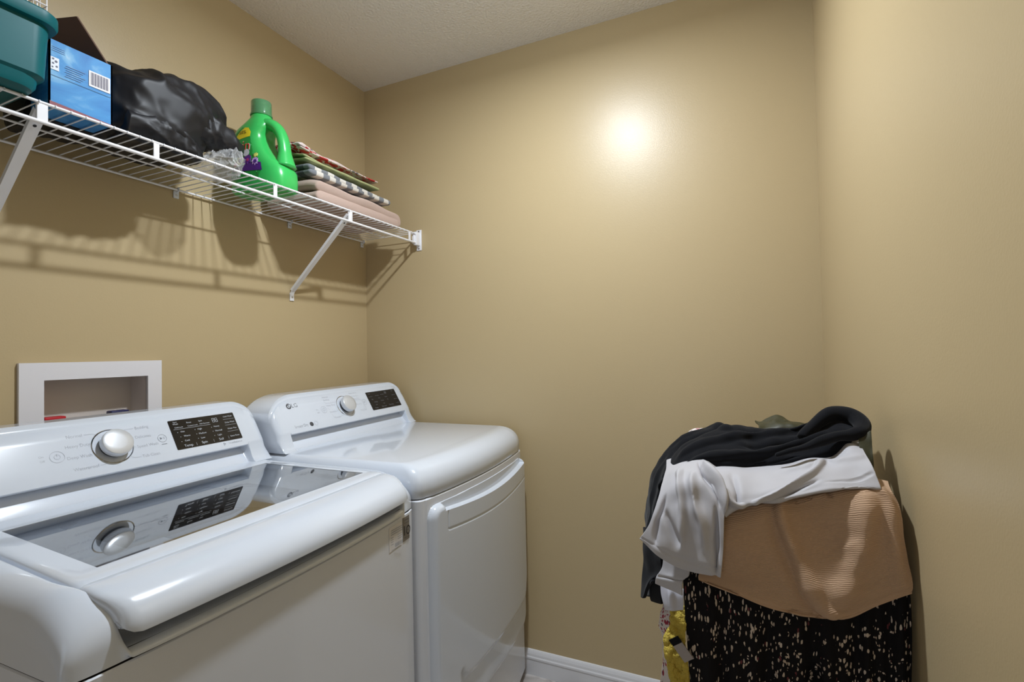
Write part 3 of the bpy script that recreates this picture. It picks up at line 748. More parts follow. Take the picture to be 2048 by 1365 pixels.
# ------------------------------------------------------------ teal storage tub
M_teal = mat('teal_plastic', sr(6, 92, 98), .42, spec=.22)
tub = tag(empty('storage_tub', (-1.33, .33, TOP)), 'teal plastic storage tub at the near end of the wire shelf', 'storage tub')
def rr_ring(cx, cy, hx, hy, r, z, n=8):
    P = []
    for sx, sy, a0 in ((1, 1, 0), (-1, 1, 90), (-1, -1, 180), (1, -1, 270)):
        for k in range(n+1):
            a = R(a0+90*k/n); P.append((cx+sx*(hx-r)+r*math.cos(a), cy+sy*(hy-r)+r*math.sin(a), z))
    return P
TCX, TCY = -1.352, .274
def TR(dx, dy, z, r=.03): return rr_ring(TCX-tub.location.x, TCY-tub.location.y, dx, dy, r, z)
rings = [TR(.120, .200, .002), TR(.138, .220, .003), TR(.142, .226, .012, .035), TR(.148, .236, .100, .035), TR(.151, .239, .101, .035), TR(.153, .241, .128, .035), TR(.163, .250, .129, .038), TR(.165, .252, .134, .038), TR(.165, .252, .150, .038), TR(.160, .248, .155, .036), TR(.154, .241, .150, .034), TR(.148, .235, .03, .03), TR(.13, .21, .012, .03)]
ring_loft('tub_body', rings, M_teal, tub, ang=40)
lg = MB()
for yy in (-.16, 0, .16): lg.box(TCX-tub.location.x+.150, TCX-tub.location.x+.166, TCY-tub.location.y+yy-.012, TCY-tub.location.y+yy+.012, .104, .152, .004)
lg.bm.free()
# wire basket standing on the tub
bk = tag(empty('wire_basket', (-1.36, .34, TOP+.156)), 'small white wire basket resting on top of the teal tub', 'basket')
mb = MB()
bx0, bx1, by0, by1, bh = .010, .118, -.26, .178, .16
k = 0
for q in range(30):
    y = by0+(by1-by0)*q/29; mb.tube([(bx1, y, bh), (bx1, y, .003), (bx0-.13, y, .003), (bx0-.13, y, bh)], .0013, 6)
mb.obj('basket_wires', M_wire, bk)
mb = MB()
for q in range(6): z = .003+(bh-.003)*q/5; mb.tube([(bx1+.002, by0, z), (bx1+.002, by1, z), (bx0-.132, by1, z), (bx0-.132, by0, z), (bx1+.002, by0, z)], .0013 if q < 5 else .003, 6)
for q in range(1, 9): x = bx1-(bx1-bx0+.13)*q/9; mb.tube([(x, by0, .001), (x, by1, .001), (x, by1+.001, bh)], .0013, 6)
mb.obj('basket_frame', M_wire, bk)

# ------------------------------------------------------------ open carton with a blue printed side
m, nt, b = new_mat('blue_carton_print'); b.inputs['Roughness'].default_value = .5; b.inputs['Specular IOR Level'].default_value = .25
tc = nt.nodes.new('ShaderNodeTexCoord'); nz = nt.nodes.new('ShaderNodeTexNoise'); nz.inputs['Scale'].default_value = 7; nz.inputs['Detail'].default_value = 7; nz.inputs['Distortion'].default_value = 1.2
mp = nt.nodes.new('ShaderNodeMapping'); mp.inputs['Scale'].default_value = (1, 1.2, 2.6); mp.inputs['Rotation'].default_value = (.5, 0, 0); nt.links.new(tc.outputs['Object'], mp.inputs[0]); nt.links.new(mp.outputs[0], nz.inputs['Vector'])
rp = ramp(nt, nz.outputs['Fac'], [(.3, sr(34, 112, 184)), (.55, sr(62, 144, 206)), (.68, sr(130, 184, 222)), (.80, sr(215, 226, 238))], 'LINEAR'); nt.links.new(rp.outputs[0], b.inputs['Base Color'])
M_blue = m; M_brown = mat('brown_board', sr(98, 74, 62), .85)
cx0, cx1, cy0, cy1, ch = -1.334, -1.262, .530, .643, .140
carton = tag(empty('carton', ((cx0+cx1)/2, (cy0+cy1)/2, TOP)), 'blue cloud-printed cardboard carton with barcode and an open brown flap', 'box')
ox, oy = carton.location.x, carton.location.y
def cb(mb, x0, x1, y0, y1, z0, z1, **k): return mb.box(x0-ox, x1-ox, y0-oy, y1-oy, z0, z1, **k)
mb = MB(); th = .003
cb(mb, cx1-th, cx1, cy0, cy1, .001, ch); cb(mb, cx0, cx0+th, cy0, cy1, .001, ch); cb(mb, cx0, cx1, cy0, cy0+th, .001, ch); cb(mb, cx0, cx1, cy1-th, cy1, .001, ch); cb(mb, cx0, cx1, cy0, cy1, .001, .001+th)
mb.obj('carton_body', M_blue, carton, smooth=False)
mb = MB()
P0, P1 = Vector((cx1-.012-ox, cy1-oy, ch)), Vector((cx0-.09-ox, cy1-.05-oy, ch+.01))
F1 = Vector((cx1-.045-ox, cy1-.046-oy, ch+.098)); F0 = Vector((cx0-.10-ox, cy1-.085-oy, ch+.100))
mb.prism([P0, F1, F0, P1], (0, .003, .001)); mb.obj('flap', M_brown, carton, smooth=False)
mb = MB(); mb.prism([(cx0-ox, cy0-oy, ch), (cx1-ox, cy0-oy, ch), (cx1-ox-.01, cy0-oy-.004, ch-.05), (cx0-ox+.01, cy0-oy-.004, ch-.05)], (0, -.002, 0)); mb.obj('flap', M_brown, carton, smooth=False)
fxm = cx1-ox+.0008
CM = Matrix(((0, 0, 1, fxm), (1, 0, 0, 0), (0, 1, 0, 0), (0, 0, 0, 1)))
mb = MB(); mb.prism([CM @ Vector(p) for p in ((.012, .074, 0), (.052, .074, 0), (.052, .108, 0), (.012, .108, 0))], (.0003, 0, 0)); lab = mb.obj('barcode_label', mat('barcode_white', sr(225, 222, 224), .5), carton, smooth=False)
mb = MB()
for k in range(19): hline(mb, CM, .0155+k*.0018, .078, .0155+k*.0018, .105, .0005+.0005*((k*7) % 3), .0006)
mb.obj('barcode', mat('barcode_ink', sr(60, 50, 80), .5), lab, smooth=False, recalc=False)
mb = MB(); hline(mb, CM, -.054, .066, .053, .066, .0008, .0002); mb.obj('board_seam', mat('seam_ink', sr(30, 60, 95), .6), carton, smooth=False, recalc=False)
mb = MB(); mb.prism([CM @ Vector(p) for p in ((-.0555, .004, 0), (.0555, .004, 0), (.0555, .0055, 0), (-.0555, .012, 0))], (.0003, 0, 0)); mb.obj('red_band', mat('red_band', sr(122, 16, 34), .5), carton, smooth=False)
mb = MB(); mb.prism([CM @ Vector(p) for p in ((-.054, .078, 0), (-.040, .078, 0), (-.040, .104, 0), (-.054, .104, 0))], (.0003, 0, 0)); pic = mb.obj('printed_panel', mat('panel_white', sr(220, 225, 235), .5), carton, smooth=False)
mb = MB()
for a, b_, c_ in ((-.050, .100, .002), (-.045, .096, .0025), (-.050, .091, .002), (-.044, .086, .002), (-.051, .083, .0016)): ringline(mb, CM, a, b_, c_, c_*.9, 10, z=.0006)
mb.obj('panel_marks', mat('panel_ink', sr(40, 45, 80), .5), pic, smooth=False, recalc=False)
mb = MB()
for k in range(6): hline(mb, CM, -.028-.002*(k % 2), .096-k*.0045, .006-.004*(k % 3), .096-k*.0045, .0011, .0002)
for k in range(3): hline(mb, CM, -.052, .126-k*.004, -.03, .126-k*.004, .0009, .0002)
mb.obj('small_print', mat('blue_ink', sr(50, 95, 150), .5), carton, smooth=False, recalc=False)

# ------------------------------------------------------------ black bag slumped on the shelf
m, nt, b = new_mat('black_nylon'); b.inputs['Base Color'].default_value = (*sr(20, 20, 24), 1); b.inputs['Roughness'].default_value = .5; b.inputs['Specular IOR Level'].default_value = .38
M_nylon = m
def blob(name, rings_, m_, parent=None, wr=(.006, 16, 3), sub=1, fine=None, nu=84, nv=110):
    """ closed lumpy body: rings are (centre, half-x, half-z) along y, creased by ridged noise """
    C_ = cr([r[0] for r in rings_], nv); H = cr([r[1] for r in rings_], nv); V = cr([r[2] for r in rings_], nv)
    vs = []; sd = wr[2]
    for j in range(nv):
        for i in range(nu):
            a = 2*PI*i/nu; c_, s_ = math.cos(a), math.sin(a)
            hx = max(H[j][0], .001); hz = max(V[j][0], .001)
            e_ = .8
            x = C_[j][0]+hx*math.copysign(abs(c_)**e_, c_); z = C_[j][2]+hz*math.copysign(abs(s_)**e_, s_)
            p = Vector((x, C_[j][1], z)); nr = Vector((c_, 0, s_))
            q = Vector((p.x*wr[1], p.y*wr[1]*.8+p.z*wr[1]*.5, p.z*wr[1]*.9))+Vector((sd, sd*2, 0))
            warp = Vector((noise.noise(q*.6), noise.noise(q*.6+Vector((7, 0, 0))), 0))*.9
            q = q+warp
            r1 = (1-min(1, abs(noise.noise(q))*2.6))**2; r2 = (1-min(1, abs(noise.noise(q*2.1+Vector((3, 1, 8))))*2.6))**2; r3 = noise.noise(q*4.3)
            p += nr*wr[0]*(1.3*r1+.45*r2+.12*r3+.8*noise.noise(q*.5))
            vs.append(p)
    fs = [(j*nu+i, j*nu+(i+1) % nu, (j+1)*nu+(i+1) % nu, (j+1)*nu+i) for j in range(nv-1) for i in range(nu)]
    fs.append(tuple(range(nu))); fs.append(tuple((nv-1)*nu+i for i in range(nu))[::-1])
    return vs, fs
bag = tag(empty('fabric_bag', (-1.40, .82, TOP)), 'crumpled glossy black fabric bag slumped on the shelf beside the blue carton', 'bag')
def R3(y, x, zc, hx, hz): return ((x, y, TOP+zc), (hx,), (hz,))
rg = [R3(.545, -1.44, .03, .03, .02), R3(.555, -1.44, .04, .07, .036), R3(.58, -1.436, .055, .080, .050), R3(.63, -1.432, .075, .080, .070), R3(.665, -1.40, .095, .105, .090), R3(.71, -1.385, .094, .118, .088), R3(.77, -1.385, .104, .120, .098), R3(.83, -1.388, .112, .118, .102), R3(.88, -1.39, .126, .105, .094), R3(.92, -1.395, .142, .090, .076), R3(.955, -1.395, .155, .070, .055), R3(.978, -1.395, .160, .040, .030), R3(.985, -1.395, .160, .012, .010)]
vs, fs = blob('x', rg, M_nylon, wr=(.010, 13, 3.3))
out = []
for v in vs:
    y_ = v.y
    if y_ > .652: y_ = max(y_, .652)
    x_ = min(max(v.x, XW+.02), RX-.008)
    if y_ < .652: x_ = min(x_, -1.340)
    out.append(Vector((x_, y_, max(v.z, TOP+.001)))-bag.location)
o = mesh('bag_body', out, fs, M_nylon, bag, ang=None); ss = o.modifiers.new('s', 'SUBSURF'); ss.levels = 1; ss.render_levels = 1
# the drooping neck of the bag, pointing to the bottle, and a lower roll of cloth
rg = [R3(.80, -1.345, .12, .06, .05), R3(.86, -1.338, .112, .056, .050), R3(.905, -1.332, .106, .046, .044), R3(.945, -1.325, .098, .036, .033), R3(.975, -1.318, .090, .025, .024), R3(.995, -1.314, .085, .014, .014), R3(1.000, -1.313, .084, .005, .005)]
vs, fs = blob('x', rg, M_nylon, wr=(.006, 24, 1.2), nu=48, nv=60); mesh('bag_neck', [v-bag.location for v in vs], fs, M_nylon, bag, ang=None)
rg = [R3(.68, -1.32, .040, .05, .036), R3(.73, -1.315, .042, .052, .038), R3(.79, -1.312, .040, .048, .036), R3(.83, -1.315, .032, .040, .028), R3(.865, -1.32, .022, .026, .018), R3(.88, -1.32, .02, .008, .008)]
vs, fs = blob('x', rg, M_nylon, wr=(.006, 22, 8.2), nu=48, nv=60); mesh('bag_roll', [Vector((v.x, v.y, max(v.z, TOP+.001)))-bag.location for v in vs], fs, M_nylon, bag, ang=None)

# crumpled clear film between bag and bottle
m, nt, b = new_mat('clear_film'); b.inputs['Base Color'].default_value = (.95, .96, .97, 1); b.inputs['Roughness'].default_value = .08; b.inputs['Transmission Weight'].default_value = .0; b.inputs['Alpha'].default_value = .28; b.inputs['Specular IOR Level'].default_value = 1
rg = [R3(0.876, -1.35, .012, .010, .010), R3(0.886, -1.35, .018, .045, .016), R3(0.911, -1.345, .022, .065, .020), R3(0.936, -1.34, .027, .070, .025), R3(0.961, -1.34, .034, .065, .032), R3(0.981, -1.345, .034, .05, .030), R3(0.991, -1.35, .028, .02, .015)]
vs, fs = blob('x', rg, m, wr=(.014, 34, 5)); vs = [Vector((v.x, min(v.y, 1.030), max(v.z, TOP+.0008))) for v in vs]
film = mesh('plastic_film', vs, fs, m, None, ang=12); tag(film, 'crumpled clear plastic wrap beside the green bottle', 'plastic wrap')

# ------------------------------------------------------------ green bottle with a handle
M_green = mat('green_plastic', sr(56, 188, 92), .28, spec=.5, coat=.25)
bottle = tag(empty('detergent_bottle', (-1.372, 1.128, TOP+.0005), (0, 0, R(8))), 'bright green detergent bottle with a clear green cap', 'bottle')
# local: x towards the room (handle side), y along the wall (thickness), z up; total 0.30 tall
def sell(cx, hx, hy, z, e=.62, n=36):
    P = []
    for k in range(n):
        a = 2*PI*k/n; c_, s_ = math.cos(a), math.sin(a)
        P.append((cx+hx*math.copysign(abs(c_)**e, c_), hy*math.copysign(abs(s_)**e, s_), z))
    return P
prof = [(0, .090, .050, 0), (0, .098, .056, .003), (0, .102, .059, .012), (.0, .103, .060, .040), (-.001, .101, .060, .065), (-.006, .094, .059, .082), (-.016, .082, .057, .100), (-.026, .070, .055, .122), (-.034, .061, .053, .145),
        (-.039, .055, .051, .168), (-.038, .053, .050, .188), (-.030, .054, .047, .204), (-.020, .052, .043, .218), (-.014, .042, .038, .232), (-.012, .033, .033, .242), (-.012, .031, .031, .252), (-.012, .029, .029, .256)]
ring_loft('bottle_body', [sell(c_, a, b_, z, .62+.38*smooth01((z-.19)/.05)) for c_, a, b_, z in prof], M_green, bottle, ang=None)
mb = MB()
hp = [(.018, 0, .222), (.034, 0, .218), (.052, 0, .204), (.066, 0, .182), (.074, 0, .156), (.078, 0, .128), (.080, 0, .104), (.083, 0, .078)]
hp = cr(hp, 28); hr = [.016+.004*(1-math.sin(PI*i/27))+(.006 if i > 20 else 0)*((i-20)/7) for i in range(28)]
mb.tube(hp, hr, 16); hb = mb.obj('handle', M_green, bottle, ang=None)
for v in hb.data.vertices: v.co.y *= 1.35
mb = MB(); CA = Matrix.Translation((-.012, 0, .253))
mb.lathe([(.027, .001), (.033, .0), (.0335, .004), (.031, .006), (.0305, .044), (.029, .0475), (.026, .049), (0, .0485), (0, .0465), (.026, .0465), (.0285, .044), (.029, .006), (.027, .001)], 40, CA)
m, nt, b = new_mat('clear_green_cap'); b.inputs['Base Color'].default_value = (*sr(140, 214, 158), 1); b.inputs['Roughness'].default_value = .15; b.inputs['Transmission Weight'].default_value = .7; b.inputs['Coat Weight'].default_value = .5
mb.obj('cap', m, bottle)
mb = MB(); mb.lathe([(0, .0), (.020, .0), (.020, .026), (.012, .028), (.010, .034), (0, .034)], 24, CA @ T3(0, 0, .003)); mb.obj('spout', M_green, bottle)
# front label: printed patch that hugs the -y side
def lab_patch(name, pts, m_, parent, e=.0006):
    pts = [(x_+.012, z_) for x_, z_ in pts] if parent.name.startswith('label') else pts
    def yb(x, z):
        for (c0, a0, b0, z0_), (c1, a1, b1, z1_) in zip(prof, prof[1:]):
            if z0_ <= z <= z1_:
                f = (z-z0_)/(z1_-z0_); c_, a, b_ = c0+(c1-c0)*f, a0+(a1-a0)*f, b0+(b1-b0)*f; q = min(abs((x-c_)/a), .999)
                ex = .62+.38*smooth01((z-.19)/.05)
                return -b_*(1-q**(2/ex))**(ex/2)
        return -.05
    bm = bmesh.new(); f = bm.faces.new([bm.verts.new((x, 0, z)) for x, z in pts])
    bmesh.ops.triangulate(bm, faces=[f]); 
    for _ in range(4): bmesh.ops.subdivide_edges(bm, edges=[ed for ed in bm.edges if ed.calc_length() > .006], cuts=1, use_grid_fill=True); bmesh.ops.triangulate(bm, faces=bm.faces)
    for v in bm.verts: v.co.y = yb(v.co.x, v.co.z)-e
    me = bpy.data.meshes.new(name); bm.to_mesh(me); bm.free(); return link(name, me, m_, parent, True, None)
def circ(cx, cz, r, n=18, ry=None): return [(cx+r*math.cos(2*PI*k/n), cz+(ry or r)*math.sin(2*PI*k/n)) for k in range(n)]
lb = lab_patch('label', [(-.090, .036), (.030, .036), (.040, .060), (.022, .085), (.004, .110), (-.010, .150), (-.016, .188), (-.040, .205), (-.080, .172), (-.088, .100)], mat('label_green', sr(38, 150, 66), .35), bottle)
lab_patch('yellow_badge', [(-.086, .160), (-.022, .172), (-.020, .186), (-.028, .200), (-.042, .202), (-.058, .190)], mat('badge_yellow', sr(236, 214, 40), .4), lb, .0012)
lab_patch('purple_band', [(-.088, .062), (.032, .056), (.026, .082), (-.010, .084), (-.030, .106), (-.060, .100), (-.088, .080)], mat('label_purple', sr(84, 40, 130), .4), lb, .0012)
def star(cx, cz, r, n=8, q=.5): return [(cx+(r if k % 2 == 0 else r*q)*math.cos(PI*k/n), cz+(r if k % 2 == 0 else r*q)*math.sin(PI*k/n)) for k in range(2*n)]
for k, (cx, cz, r, c_, st_) in enumerate(((-.052, .094, .014, (225, 225, 170), 0), (-.022, .094, .017, (96, 36, 140), 1), (.006, .086, .014, (196, 160, 226), 1), (-.070, .084, .008, (200, 60, 90), 0), (-.030, .118, .012, (214, 216, 226), 0), (.006, .106, .009, (210, 220, 110), 1))):
    lab_patch('flower_print', star(cx, cz, r) if st_ else circ(cx, cz, r), mat('flower_ink_%s' % 'abcdef'[k], sr(*c_), .4), lb, .0018)
lab_patch('flower_print', circ(-.022, .094, .005), mat('flower_heart', sr(180, 50, 120), .4), lb, .0024)
lab_patch('flower_print', circ(.006, .086, .006), mat('flower_heart_dark', sr(80, 40, 130), .4), lb, .0024)
lab_patch('purple_eye', circ(-.052, .094, .006), mat('flower_core', sr(70, 30, 110), .4), lb, .0022)
lab_patch('white_strip', [(-.086, .070), (-.030, .080), (-.030, .085), (-.086, .075)], mat('strip_white', sr(205, 225, 205), .4), lb, .0024)
def lab_text(name, txt, x, z, size, m_, e, rot=0):
    mb = MB(); mb.text(txt, size, Matrix.Translation((x, 0, z)) @ Matrix.Rotation(R(rot), 4, 'Y') @ Matrix.Rotation(R(90), 4, 'X')); o = mb.obj(name, m_, lb, smooth=False, recalc=False)
    for v in o.data.vertices:
        zz = v.co.z; xx = v.co.x
        for (c0, a0, b0, z0_), (c1, a1, b1, z1_) in zip(prof, prof[1:]):
            if z0_ <= zz <= z1_:
                f = (zz-z0_)/(z1_-z0_); c_, a, b_ = c0+(c1-c0)*f, a0+(a1-a0)*f, b0+(b1-b0)*f; q = min(abs((xx-c_)/a), .999); ex = .62+.38*smooth01((zz-.19)/.05)
                v.co.y = -b_*(1-q**(2/ex))**(ex/2)-e
    return o
lab_text('brand_halo', 'in', -.020, .141, .048, mat('halo_white', sr(235, 225, 220), .4), .0014, 0)
lab_text('brand_letters', 'in', -.020, .141, .042, mat('brand_red', sr(215, 60, 45), .4), .0024, 0)
lab_text('badge_text', '50%', -.036, .186, .016, mat('badge_black', sr(20, 20, 20), .4), .0022, 0)
lab_text('band_text', 'moonlight breeze', -.040, .064, .008, mat('band_white', sr(210, 200, 225), .4), .0024, 3) if False else None

# ------------------------------------------------------------ folded towels at the far end of the shelf
def towel(name, x0, x1, y0, y1, z0, z1, m_, label, cat, layers=2, wav=.004, seed=1, sag=.0, thick=.010, uvs=1.0, tilt=0):
    """ a towel folded flat: one sheet snaking back and forth, seen as rounded layers from the fold side (y0) """
    Hh = (z1-z0)/layers; path = []
    for L_ in range(layers):
        zc = z0+Hh*(L_+.5); a, b_ = (y0+.012, y1-.012) if L_ % 2 == 0 else (y1-.012, y0+.012)
        for k in range(12): path.append((a+(b_-a)*k/11, zc))
        if L_ < layers-1:
            s_ = 1 if L_ % 2 == 0 else -1
            for k in range(1, 6): an = -PI/2+PI*k/6; path.append((b_+s_*Hh*.5*math.cos(an), zc+Hh*.5+Hh*.5*math.sin(an)))
    nx = 26; G = np.zeros((len(path), nx, 3))
    for j, (y, z) in enumerate(path):
        for i in range(nx):
            f = i/(nx-1); x = x0+(x1-x0)*f
            dz = wav*(noise.noise(Vector((x*18+seed, y*14, z*30)))) - sag*((2*f-1)**4)*(z-z0)/(z1-z0+1e-6) + tilt*(y-y0)
            dy = .008*noise.noise(Vector((x*10, y*5+seed*3, z*60)))
            G[j, i] = (x+.004*noise.noise(Vector((y*20, z*40, seed))), y+dy, max(z+dz, z0+thick*.55))
    o = cloth(name, G, m_, None, thick, 1, uvs); return tag(o, label, cat, 'folded linens stacked on the shelf')
def terry(name, col, sc=900, extra=None, amt=.6, dist=.002):
    m, nt, b = new_mat(name); b.inputs['Roughness'].default_value = .95; b.inputs['Sheen Weight'].default_value = .25; b.inputs['Specular IOR Level'].default_value = .1
    n = nt.nodes.new('ShaderNodeTexNoise'); n.inputs['Scale'].default_value = sc; tc = nt.nodes.new('ShaderNodeTexCoord'); nt.links.new(tc.outputs['Object'], n.inputs['Vector'])
    bp = nt.nodes.new('ShaderNodeBump'); bp.inputs['Strength'].default_value = amt; bp.inputs['Distance'].default_value = dist; nt.links.new(n.outputs['Fac'], bp.inputs['Height']); nt.links.new(bp.outputs[0], b.inputs['Normal'])
    if extra: extra(nt, b)
    else: b.inputs['Base Color'].default_value = (*col, 1)
    return m
M_pink = terry('pink_terry', sr(214, 186, 172), 700, dist=.004, amt=.9)
def gingham(nt, b):
    uv = nt.nodes.new('ShaderNodeUVMap'); mp = nt.nodes.new('ShaderNodeMapping'); mp.inputs['Scale'].default_value = (17, 17, 1); nt.links.new(uv.outputs[0], mp.inputs[0])
    sp = nt.nodes.new('ShaderNodeSeparateXYZ'); nt.links.new(mp.outputs[0], sp.inputs[0]); f = []
    for ax in ('X', 'Y'):
        a = nt.nodes.new('ShaderNodeMath'); a.operation = 'FRACT'; nt.links.new(sp.outputs[ax], a.inputs[0])
        c_ = nt.nodes.new('ShaderNodeMath'); c_.operation = 'GREATER_THAN'; c_.inputs[1].default_value = .5; nt.links.new(a.outputs[0], c_.inputs[0]); f.append(c_)
    ad = nt.nodes.new('ShaderNodeMath'); ad.operation = 'ADD'; nt.links.new(f[0].outputs[0], ad.inputs[0]); nt.links.new(f[1].outputs[0], ad.inputs[1])
    dv = nt.nodes.new('ShaderNodeMath'); dv.operation = 'MULTIPLY'; dv.inputs[1].default_value = .5; nt.links.new(ad.outputs[0], dv.inputs[0])
    rp = ramp(nt, dv.outputs[0], [(0, sr(226, 222, 214)), (.3, sr(128, 132, 138)), (.8, sr(72, 78, 86))]); nt.links.new(rp.outputs[0], b.inputs['Base Color'])
M_check = terry('grey_check_terry', None, 700, gingham, dist=.003)
M_sage = mat('sage_cloth', sr(166, 172, 124), .9, bump=(900, .4, .001))
M_redfl = floral('red_floral_cloth', sr(222, 208, 204), [(sr(206, 74, 72), .7, .50, .3), (sr(120, 122, 124), .9, .30, 1.1), (sr(190, 48, 52), 1.1, .40, 2.0)], 70, petal=(1, .8, 1))
towel('bath_towel', -1.500, -1.266, 1.225, 1.672, TOP+.001, TOP+.086, M_pink, 'thick pale pink terry towel at the bottom of the folded stack', 'towel', 2, .010, 1, .02, .037, tilt=-.03)
towel('hand_towel', -1.490, -1.285, 1.215, 1.650, TOP+.090, TOP+.134, M_check, 'grey and white checked towel folded on the pink one', 'towel', 2, .010, 4, .012, .020, tilt=-.050)
towel('cotton_cloth', -1.480, -1.295, 1.205, 1.600, TOP+.137, TOP+.163, M_sage, 'sage green folded cloth between checked towel and red floral cloth', 'cloth', 2, .014, 7, .01, .009, tilt=-.065)
towel('tea_towel', -1.475, -1.300, 1.195, 1.600, TOP+.167, TOP+.205, M_redfl, 'red and white floral cloth on top of the folded stack', 'cloth', 4, .022, 11, .02, .005, tilt=-.10)

# ------------------------------------------------------------ heap of laundry on a hamper in the right-hand corner
def C(x, y, Y): return onY(1250+x/2.333, 780+y/2.333, Y)
def rows(*rr):
    out = []
    for r in rr:
        Ys = r[-1]; P = r[:-1]; n = len(P)
        if not isinstance(Ys, (list, tuple)): Ys = [Ys]*n
        Ys = [Ys[0]+(Ys[1]-Ys[0])*i/(n-1) for i in range(n)] if len(Ys) == 2 else Ys
        out.append([C(p[0], p[1], y) for p, y in zip(P, Ys)])
    return out
def fabric(name, col, rough=.85, sc=1200, amt=.25, sheen=.1, dist=.0006):
    return terry(name, col, sc, None, amt, dist)
M_black = fabric('black_jersey', sr(22, 23, 27), amt=.2)
M_black.node_tree.nodes['Principled BSDF'].inputs['Sheen Weight'].default_value = .08
M_grey = mat('grey_sateen', sr(186, 184, 188), .6, spec=.3, bump=(1500, .15, .0004))
M_olive = mat('olive_satin', sr(58, 57, 38), .5, spec=.3)
# knitted tan: fine rows that waver
m, nt, b = new_mat('tan_knit'); b.inputs['Roughness'].default_value = .95; b.inputs['Specular IOR Level'].default_value = .1; b.inputs['Base Color'].default_value = (*sr(190, 158, 130), 1)
uv = nt.nodes.new('ShaderNodeUVMap'); mp = nt.nodes.new('ShaderNodeMapping'); mp.inputs['Scale'].default_value = (14, 105, 1); nt.links.new(uv.outputs[0], mp.inputs[0])
nz = nt.nodes.new('ShaderNodeTexNoise'); nz.inputs['Scale'].default_value = 1.6; nz.inputs['Detail'].default_value = 3; nt.links.new(mp.outputs[0], nz.inputs['Vector'])
wv = nt.nodes.new('ShaderNodeTexWave'); wv.wave_type = 'BANDS'; wv.bands_direction = 'Y'; wv.inputs['Scale'].default_value = 110; wv.inputs['Distortion'].default_value = 5; wv.inputs['Detail'].default_value = 2; wv.inputs['Detail Scale'].default_value = .5
nt.links.new(uv.outputs[0], wv.inputs['Vector'])
ad = nt.nodes.new('ShaderNodeMath'); ad.operation = 'ADD'; nt.links.new(nz.outputs['Fac'], ad.inputs[0]); nt.links.new(wv.outputs['Fac'], ad.inputs[1])
bp = nt.nodes.new('ShaderNodeBump'); bp.inputs['Strength'].default_value = .55; bp.inputs['Distance'].default_value = .0009; nt.links.new(ad.outputs[0], bp.inputs['Height']); nt.links.new(bp.outputs[0], b.inputs['Normal'])
M_knit = m
M_dress = floral('black_floral_cloth', sr(18, 16, 18), [(sr(196, 180, 162), 1.0, .25, .5), (sr(180, 162, 146), 1.15, .22, -.6), (sr(204, 190, 176), .9, .20, 1.7), (sr(100, 50, 54), .6, .13, .2)], 215, rough=.85, petal=(1, .42, 1))
M_rose = floral('rose_print_cloth', sr(214, 204, 200), [(sr(150, 38, 60), .8, .36, .3), (sr(60, 52, 74), 1.3, .26, 1.2), (sr(170, 70, 84), 1.1, .30, 2.2)], 170, petal=(1, .8, 1))
M_yell = mat('yellow_crochet', sr(206, 182, 84), .9, spec=.1, bump=(260, 1.0, .006))

# hamper
hamper = tag(empty('laundry_hamper', (.045, 1.15, 0)), 'grey cloth laundry hamper buried under the heap of clothes', 'hamper')
ring_loft('bag', [rr_ring(0, 0, .135, .155, .03, z) for z in (.004, .02, .30, .60, .72)]+[rr_ring(0, 0, .129, .149, .028, z) for z in (.72, .03)], mat('hamper_cloth', sr(140, 134, 130), .85, spec=.1, bump=(900, .4, .001)), hamper, ang=50)
MB().tube([tuple(p) for p in rr_ring(0, 0, .135, .155, .03, .722)]+[tuple(rr_ring(0, 0, .135, .155, .03, .722)[0])], .006, 10).obj('rim', M_steel, hamper)
# olive garment: the bulk of the heap
olive = tag(empty('olive_jacket', (.03, 1.15, .72)), 'olive satin garment poking out behind the black jacket on the heap', 'jacket')
rg = [((.035, 1.005, .80), (.10,), (.03,)), ((.035, 1.02, .82), (.145,), (.09,)), ((.04, 1.07, .845), (.150,), (.125,)), ((.045, 1.14, .86), (.150,), (.145,)), ((.045, 1.22, .85), (.145,), (.135,)), ((.045, 1.29, .82), (.13,), (.09,)), ((.045, 1.32, .80), (.10,), (.03,))]
vs, fs = blob('x', rg, M_olive, wr=(.008, 14, 4.4)); vs = [Vector((min(v.x, XR-.02), v.y, max(v.z, .728)))-olive.location for v in vs]
mesh('garment_body', vs, fs, M_olive, olive, ang=None)
def tuft(name, rws, m_, parent, nu=30, nv=20, wr=.004, sc=30, seed=1, thick=.003):
    G = wrinkle(surf(rws, nu, nv), wr, sc, seed); G = G-np.array(parent.location); return cloth(name, G, m_, parent, thick, 1)
tuft('collar', rows(((606, 142), (640, 150), (685, 122), (735, 122), (790, 146), (850, 158), 1.20),
     ((622, 165), (650, 160), (690, 145), (740, 148), (790, 160), (850, 168), 1.17),
     ((625, 185), (655, 180), (700, 175), (745, 172), (790, 172), (850, 172), 1.155),
     ((620, 230), (655, 230), (700, 230), (745, 225), (790, 225), (850, 225), 1.15)), M_olive, olive, wr=.006)
tuft('sleeve', rows(((1090, 225), (1115, 205), (1140, 190), (1150, 190), 1.03), ((1090, 250), (1115, 245), (1140, 240), (1154, 240), 1.02), ((1100, 290), (1120, 290), (1142, 300), (1156, 300), 1.01), ((1120, 370), (1135, 370), (1150, 380), (1160, 390), 1.00)), M_olive, olive)

